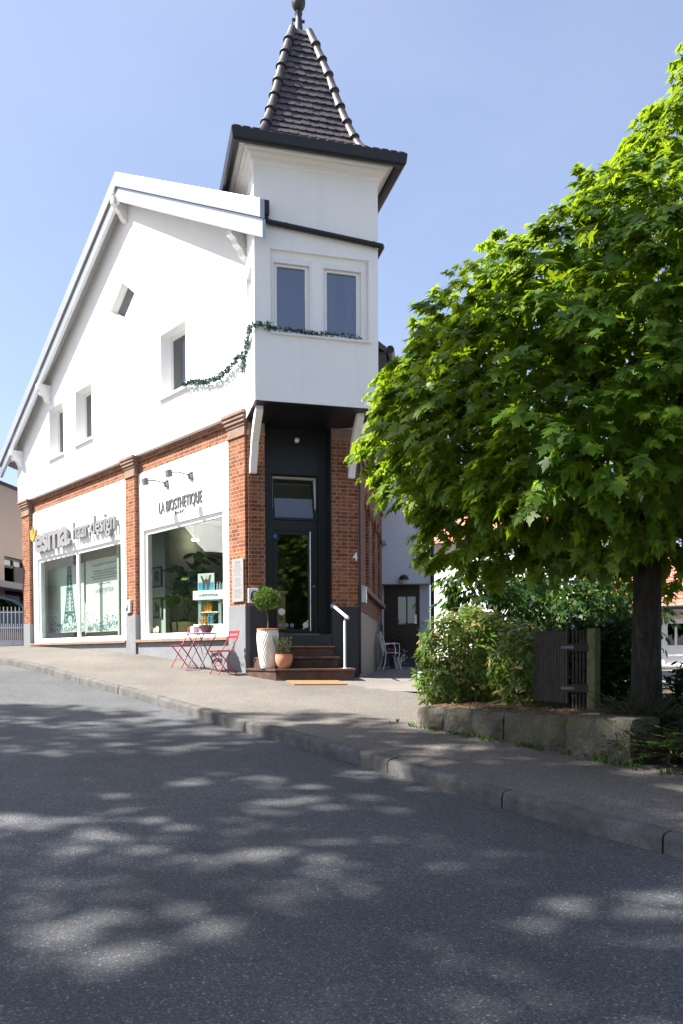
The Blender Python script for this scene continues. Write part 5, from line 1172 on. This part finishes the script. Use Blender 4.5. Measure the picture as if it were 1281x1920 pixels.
MB().tube([HB.pt(-.4, .5, zE+.03), HB.pt(8.4, .5, zE+.03)], .05, 8).build('gutter', 'dark_metal', t, smooth=True)
# sunlit building beyond the annex
HC = Frame((3.95, 34.6, 0), (.80, -.60, 0), (-.60, -.80, 0)); t = thing('white_house', HC.pt(3, 0, 1.2), 'sunlit white building far behind the laurel bush', 'house')
MB().slab(HC, rect(0, 7, .8, 6.4), [rect(.7, 1.3, 3.4, 4.6), rect(2.6, 3.4, 3.4, 4.6), rect(4.6, 5.4, 3.4, 4.6)], 0, -.25).build('wall', 'white_render', t); mb = MB(); mb.box(HC, 0, 7, -6, -5.7, .8, 6.4); mb.box(HC, 0, .2, -5.7, -.26, .8, 6.4); mb.box(HC, 6.8, 7, -5.7, -.26, .8, 6.4); mb.build('rear_wall', 'white_render', t)
for a in (.7, 2.6, 4.6): w = MB().box(HC, a, a+(.6 if a < 1 else .8), -.16, -.12, 3.4, 4.6).build('window', 'window_glass', t)
mb = MB(); mb.prism([HC.pt(-.4, .4, 6.3), HC.pt(-.4, -3, 9), HC.pt(-.4, -6.4, 6.3)], HC.d*7.8); mb.build('roof', 'red_roof', t, recalc=True)
# neighbour on the uphill side
NB = Frame((-12.05, 28, 0), RF.d, RF.n); t = thing('taupe_building', NB.pt(2, 0, 2), 'flat roofed taupe building with a dark window beyond the metal gate', 'building')
zT = at(0, 906, 28).z; f = lambda x, y: NB.uz(x, y, 0)
u0, z1 = f(8, 1042); u1, z0 = f(52, 1066); pbz = f(20, 1110)[1]
MB().slab(NB, rect(-4.0, 12, 1.7, zT), [rect(u0, u1, z0-1.6, z1)], 0, -.3).build('wall', 'taupe_render', t)
mb = MB(); mb.box(NB, -4, 12, -8, -7.7, 1.7, zT); mb.box(NB, -4, -3.7, -7.7, -.31, 1.7, zT); mb.box(NB, 11.7, 12, -7.7, -.31, 1.7, zT); mb.build('rear_wall', 'taupe_render', t)
MB().box(NB, -4.1, 12.1, -8.1, .06, zT+.001, zT+.12).build('roof', 'dark_metal', t)
w = MB().slab(NB, rect(u0, u1, z0-1.6, z1), [rect(u0+.08, (u0+u1)/2-.04, z0, z1-.08), rect((u0+u1)/2+.04, u1-.08, z0, z1-.08), rect(u0+.08, u1-.08, z0-1.5, z0-.1)], -.12, -.2).build('window', 'dark_metal', t); MB().box(NB, u0+.05, u1-.05, -.17, -.165, z0-1.55, z1-.05).build('pane', 'window_glass', w)
zb1 = f(20, 1097)[1]; MB().box(NB, -3.5, 8, .01, .7, zb1-.22, zb1).build('balcony_slab', 'grey_plinth', t); MB().box(NB, u0+.5, u1+2, .05, .10, zb1+.002, z0-.05).build('balcony_screen', 'ink', t)
# car behind the gate
def car(loc, rz_, label, paint):
    t = thing('parked_car', loc, label, 'car', None, rz_); W_ = .87
    low = [(-2.1,.32),(-2.15,.55),(-2.1,.86),(-1.95,.95),(1.05,.95),(1.75,.86),(2.08,.70),(2.15,.5),(2.1,.30)]
    top = [(-1.95,.95),(-1.72,1.32),(-1.45,1.44),(-.6,1.50),(.1,1.46),(.5,1.34),(1.12,.951)]
    mb = MB(); mb.prism([V((x, -W_, z)) for x, z in low], (0, 2*W_, 0)); mb.build('body', paint, t, local=True, recalc=True, bevel=.07, seg=3)
    mb = MB(); tp = [(x*.98, z) for x, z in top]; A = [V((x, -W_*(1-.16*(z-.95)/.5), z)) for x, z in top]; B = [V((p.x, -p.y, p.z)) for p in A]; n = len(A)
    mb.v = A+B; mb.f = [list(range(n)), list(range(n, 2*n))[::-1]]+[[i, (i+1) % n, n+(i+1) % n, n+i] for i in range(n)]; mb.build('cabin', paint, t, local=True, recalc=True, bevel=.04)
    for sy in (-1, 1):
        win = [(-1.60,1.0),(-1.45,1.30),(-1.2,1.38),(-.62,1.42),(-.62,1.0)]; win2 = [(-.54,1.0),(-.54,1.42),(.05,1.39),(.42,1.29),(.85,1.0)]
        for wq in (win, win2): mb = MB(); mb.prism([V((x, sy*(W_*(1-.16*(z-.95)/.5)+.004), z)) for x, z in wq], (0, sy*.004, 0)); mb.build('side_window', 'car_glass', t, local=True, recalc=True)
        for x in (-1.35, 1.32):
            mb = MB(); mb.tube([(x, sy*(W_-.2), .32), (x, sy*(W_+.012), .32)], .32, 24); wh = mb.build('wheel', 'rubber', t, local=True, smooth=True); mb = MB(); mb.tube([(x, sy*(W_+.0125), .32), (x, sy*(W_+.02), .32)], .20, 18); mb.build('rim', 'steel', wh, local=True)
        MB().wbox(2.02, 2.13, sy*.62-.16, sy*.62+.16, .62, .74).build('headlight', 'display_white', t, local=True, bevel=.02); MB().wbox(-2.14, -2.08, sy*.70-.1, sy*.70+.1, .70, .88).build('tail_light', 'red_metal', t, local=True)
    mb = MB(); mb.hexa([(1.15,-.70,.97),(1.15,.70,.97),(.56,.62,1.36),(.56,-.62,1.36),(1.165,-.70,.975),(1.165,.70,.975),(.575,.62,1.365),(.575,-.62,1.365)]); mb.build('windscreen', 'car_glass', t, local=True)
cp = at(-20, 1190, 27.0); cp.z = gz(cp.x, cp.y)
car((cp.x+.55, cp.y, at(20, 1119, 27).z-1.50), R(8), 'dark blue car parked behind the metal bar gate', 'car_paint')
vp_ = L.pt(31, 8.4, 0); vp_.z = gz(vp_.x, vp_.y)-.12; car(vp_, math.atan2(L.d.y, L.d.x), 'white car parked far up the opposite kerb', 'van_paint')
# bar gate
g0 = L.pt(12.14, -.25, 0); GT = Frame(g0, (-1, .04, 0), (-.04, -1, 0)); t = thing('metal_gate', GT.pt(1.4, 0, 1.9), 'grey metal bar gate beside the shop house', 'gate'); zq = 1.86
u = .03; mb = MB(); k = 0
while u < 3.4: mb.box(GT, u, u+.022, -.011, .011, zq+.20, zq+(1.22 if k % 2 else .70)+.03*math.sin(u*1.2)); u += .062; k += 1
mb.build('bar', 'gate_metal', t); mb = MB()
for a, b in ((.17, .20), (.58, .61), (1.06, 1.09)): mb.box(GT, 0, 3.45, -.018, .018, zq+a, zq+b)
mb.build('rail', 'gate_metal', t); mb = MB(); u = 0
while u < 3.4: mb.box(GT, u, u+.55, -.012, .012, zq+.0, zq+.165); u += .565
mb.build('panel', 'gate_metal', t)

# ================================================================== ACROSS THE STREET (shades the road, shows in the glass)
def street_tree(base, ells, label, n, dens):
    t = thing('street_tree', base, label, 'tree', 'street trees across the road'); base = V(base); mb = MB(); top = V((base.x, base.y, 6.5))
    mb.tube([base, base+V((.05,0,1.5)), top], [.24, .19, .16], 12)
    lv = Leaves()
    for e in ells:
        ec = V((e[0], e[1], e[2])); limb(mb, top, ec, .12, .03); 
        nc = int(n*e[3]*e[4]*e[5]/50)
        for k in range(nc):
            d = rv().normalized(); r = rng.random()**.4; p = V((e[0]+d.x*e[3]*r, e[1]+d.y*e[4]*r, e[2]+d.z*e[5]*r)); cr = rng.uniform(.35, .75)
            for j in range(dens): q = p+V((rng.normal()*cr*.5, rng.normal()*cr*.5, rng.normal()*cr*.3)); lv.add(q, rv()+V((0,0,-.3)), V((0,0,1))+rv()*.5, rng.uniform(.15, .24), rng.random())
        for k in range(6): d = rv().normalized(); limb(mb, ec, ec+V((d.x*e[3], d.y*e[4], d.z*e[5]))*.8, .035, .008)
    mb.build('trunk', 'bark', t, smooth=True); lv.build('crown', 'street_leaf', t, [(0,0),(.3,.15),(.5,.5),(.28,.85),(0,1),(-.28,.85),(-.5,.5),(-.3,.15)], .2, .2)
def tz(x, y): return gz(x, y)-.05
street_tree((-13.4, 5.2, tz(-13.4, 5.2)), [(-13.3,4.3,18.0,4.6,4.2,6.0), (-11.6,5.7,16.6,3.8,2.2,4.6)], 'tall leafy street tree opposite the maple', 62, 44)
street_tree((-18.4, 8.2, tz(-18.4, 8.2)), [(-18.2,6.9,17.0,4.6,3.2,5.5)], 'tall leafy street tree further up the opposite pavement', 74, 44)
street_tree((-12.6, .2, tz(-12.6, .2)), [(-12.4,.9,17.5,4.4,4.2,6.0), (-16.2,1.0,17.0,3.4,3.4,5.0)], 'tall leafy street tree nearest to the viewer across the road', 36, 44)
def slate_house(OB, label, mat, zb_):
    t = thing('slate_house', OB.pt(5, 0, .6), label, 'house')
    holes = [rect(a, a+1.0, z, z+1.4) for a in (1.5, 4.5, 7.5, 10.5) for z in (3.2, 6.0)]
    MB().slab(OB, [(0,zb_),(13,zb_),(13,8.5),(6.5,13),(0,8.5)], holes, 0, -.3).build('wall', mat, t)
    for q in holes: (a, z), (b, _), (_, zt), _ = q; w = MB().slab(OB, q, [rect(a+.08, b-.08, z+.08, zt-.08)], -.1, -.16).build('window', 'white_paint', t); MB().box(OB, a+.05, b-.05, -.14, -.135, z+.05, zt-.05).build('pane', 'window_glass', w)
    mb = MB(); mb.prism([OB.pt(-.4,.4,8.2), OB.pt(6.5,.4,13.1), OB.pt(13.4,.4,8.2), OB.pt(13.4,.4,8.4), OB.pt(6.5,.4,13.4), OB.pt(-.4,.4,8.4)], -OB.n*9); mb.build('roof', 'roof_tile', t, recalc=True)
    mb = MB(); mb.box(OB, 0, .3, -8, -.31, zb_, 8.4); mb.box(OB, 12.7, 13, -8, -.31, zb_, 8.4); mb.box(OB, .31, 12.69, -8, -7.8, zb_, 8.4); mb.build('side_wall', mat, t)
slate_house(Frame(L.pt(33, 19, 0), L.d, -L.n), 'dark slate clad house across the street', 'dark_slate', 1)
street_tree((-2.5, -12.5, -.4), [(-2.5,-12.5,15.5,5.0,3.8,6.8)], 'tall tree added out of view behind the viewer', 60, 34)  # unseen tree, added so the bay panes reflect something dark
slate_house(Frame((5.5, -13, 0), (1, .1, 0), (-.1, 1, 0)), 'taupe gabled house added out of view behind the viewer', 'taupe_render', -1)  # unseen house, added for reflections in the door and bay glass
hedge('street_hedge', tuple(L.pt(24, 14.5, 1.6)), tuple(L.pt(48, 14.5, 1.7)), .0, 3.6, 1.0, 2600, 'street_leaf', 'tall loose hedge in front of the slate house', .2)
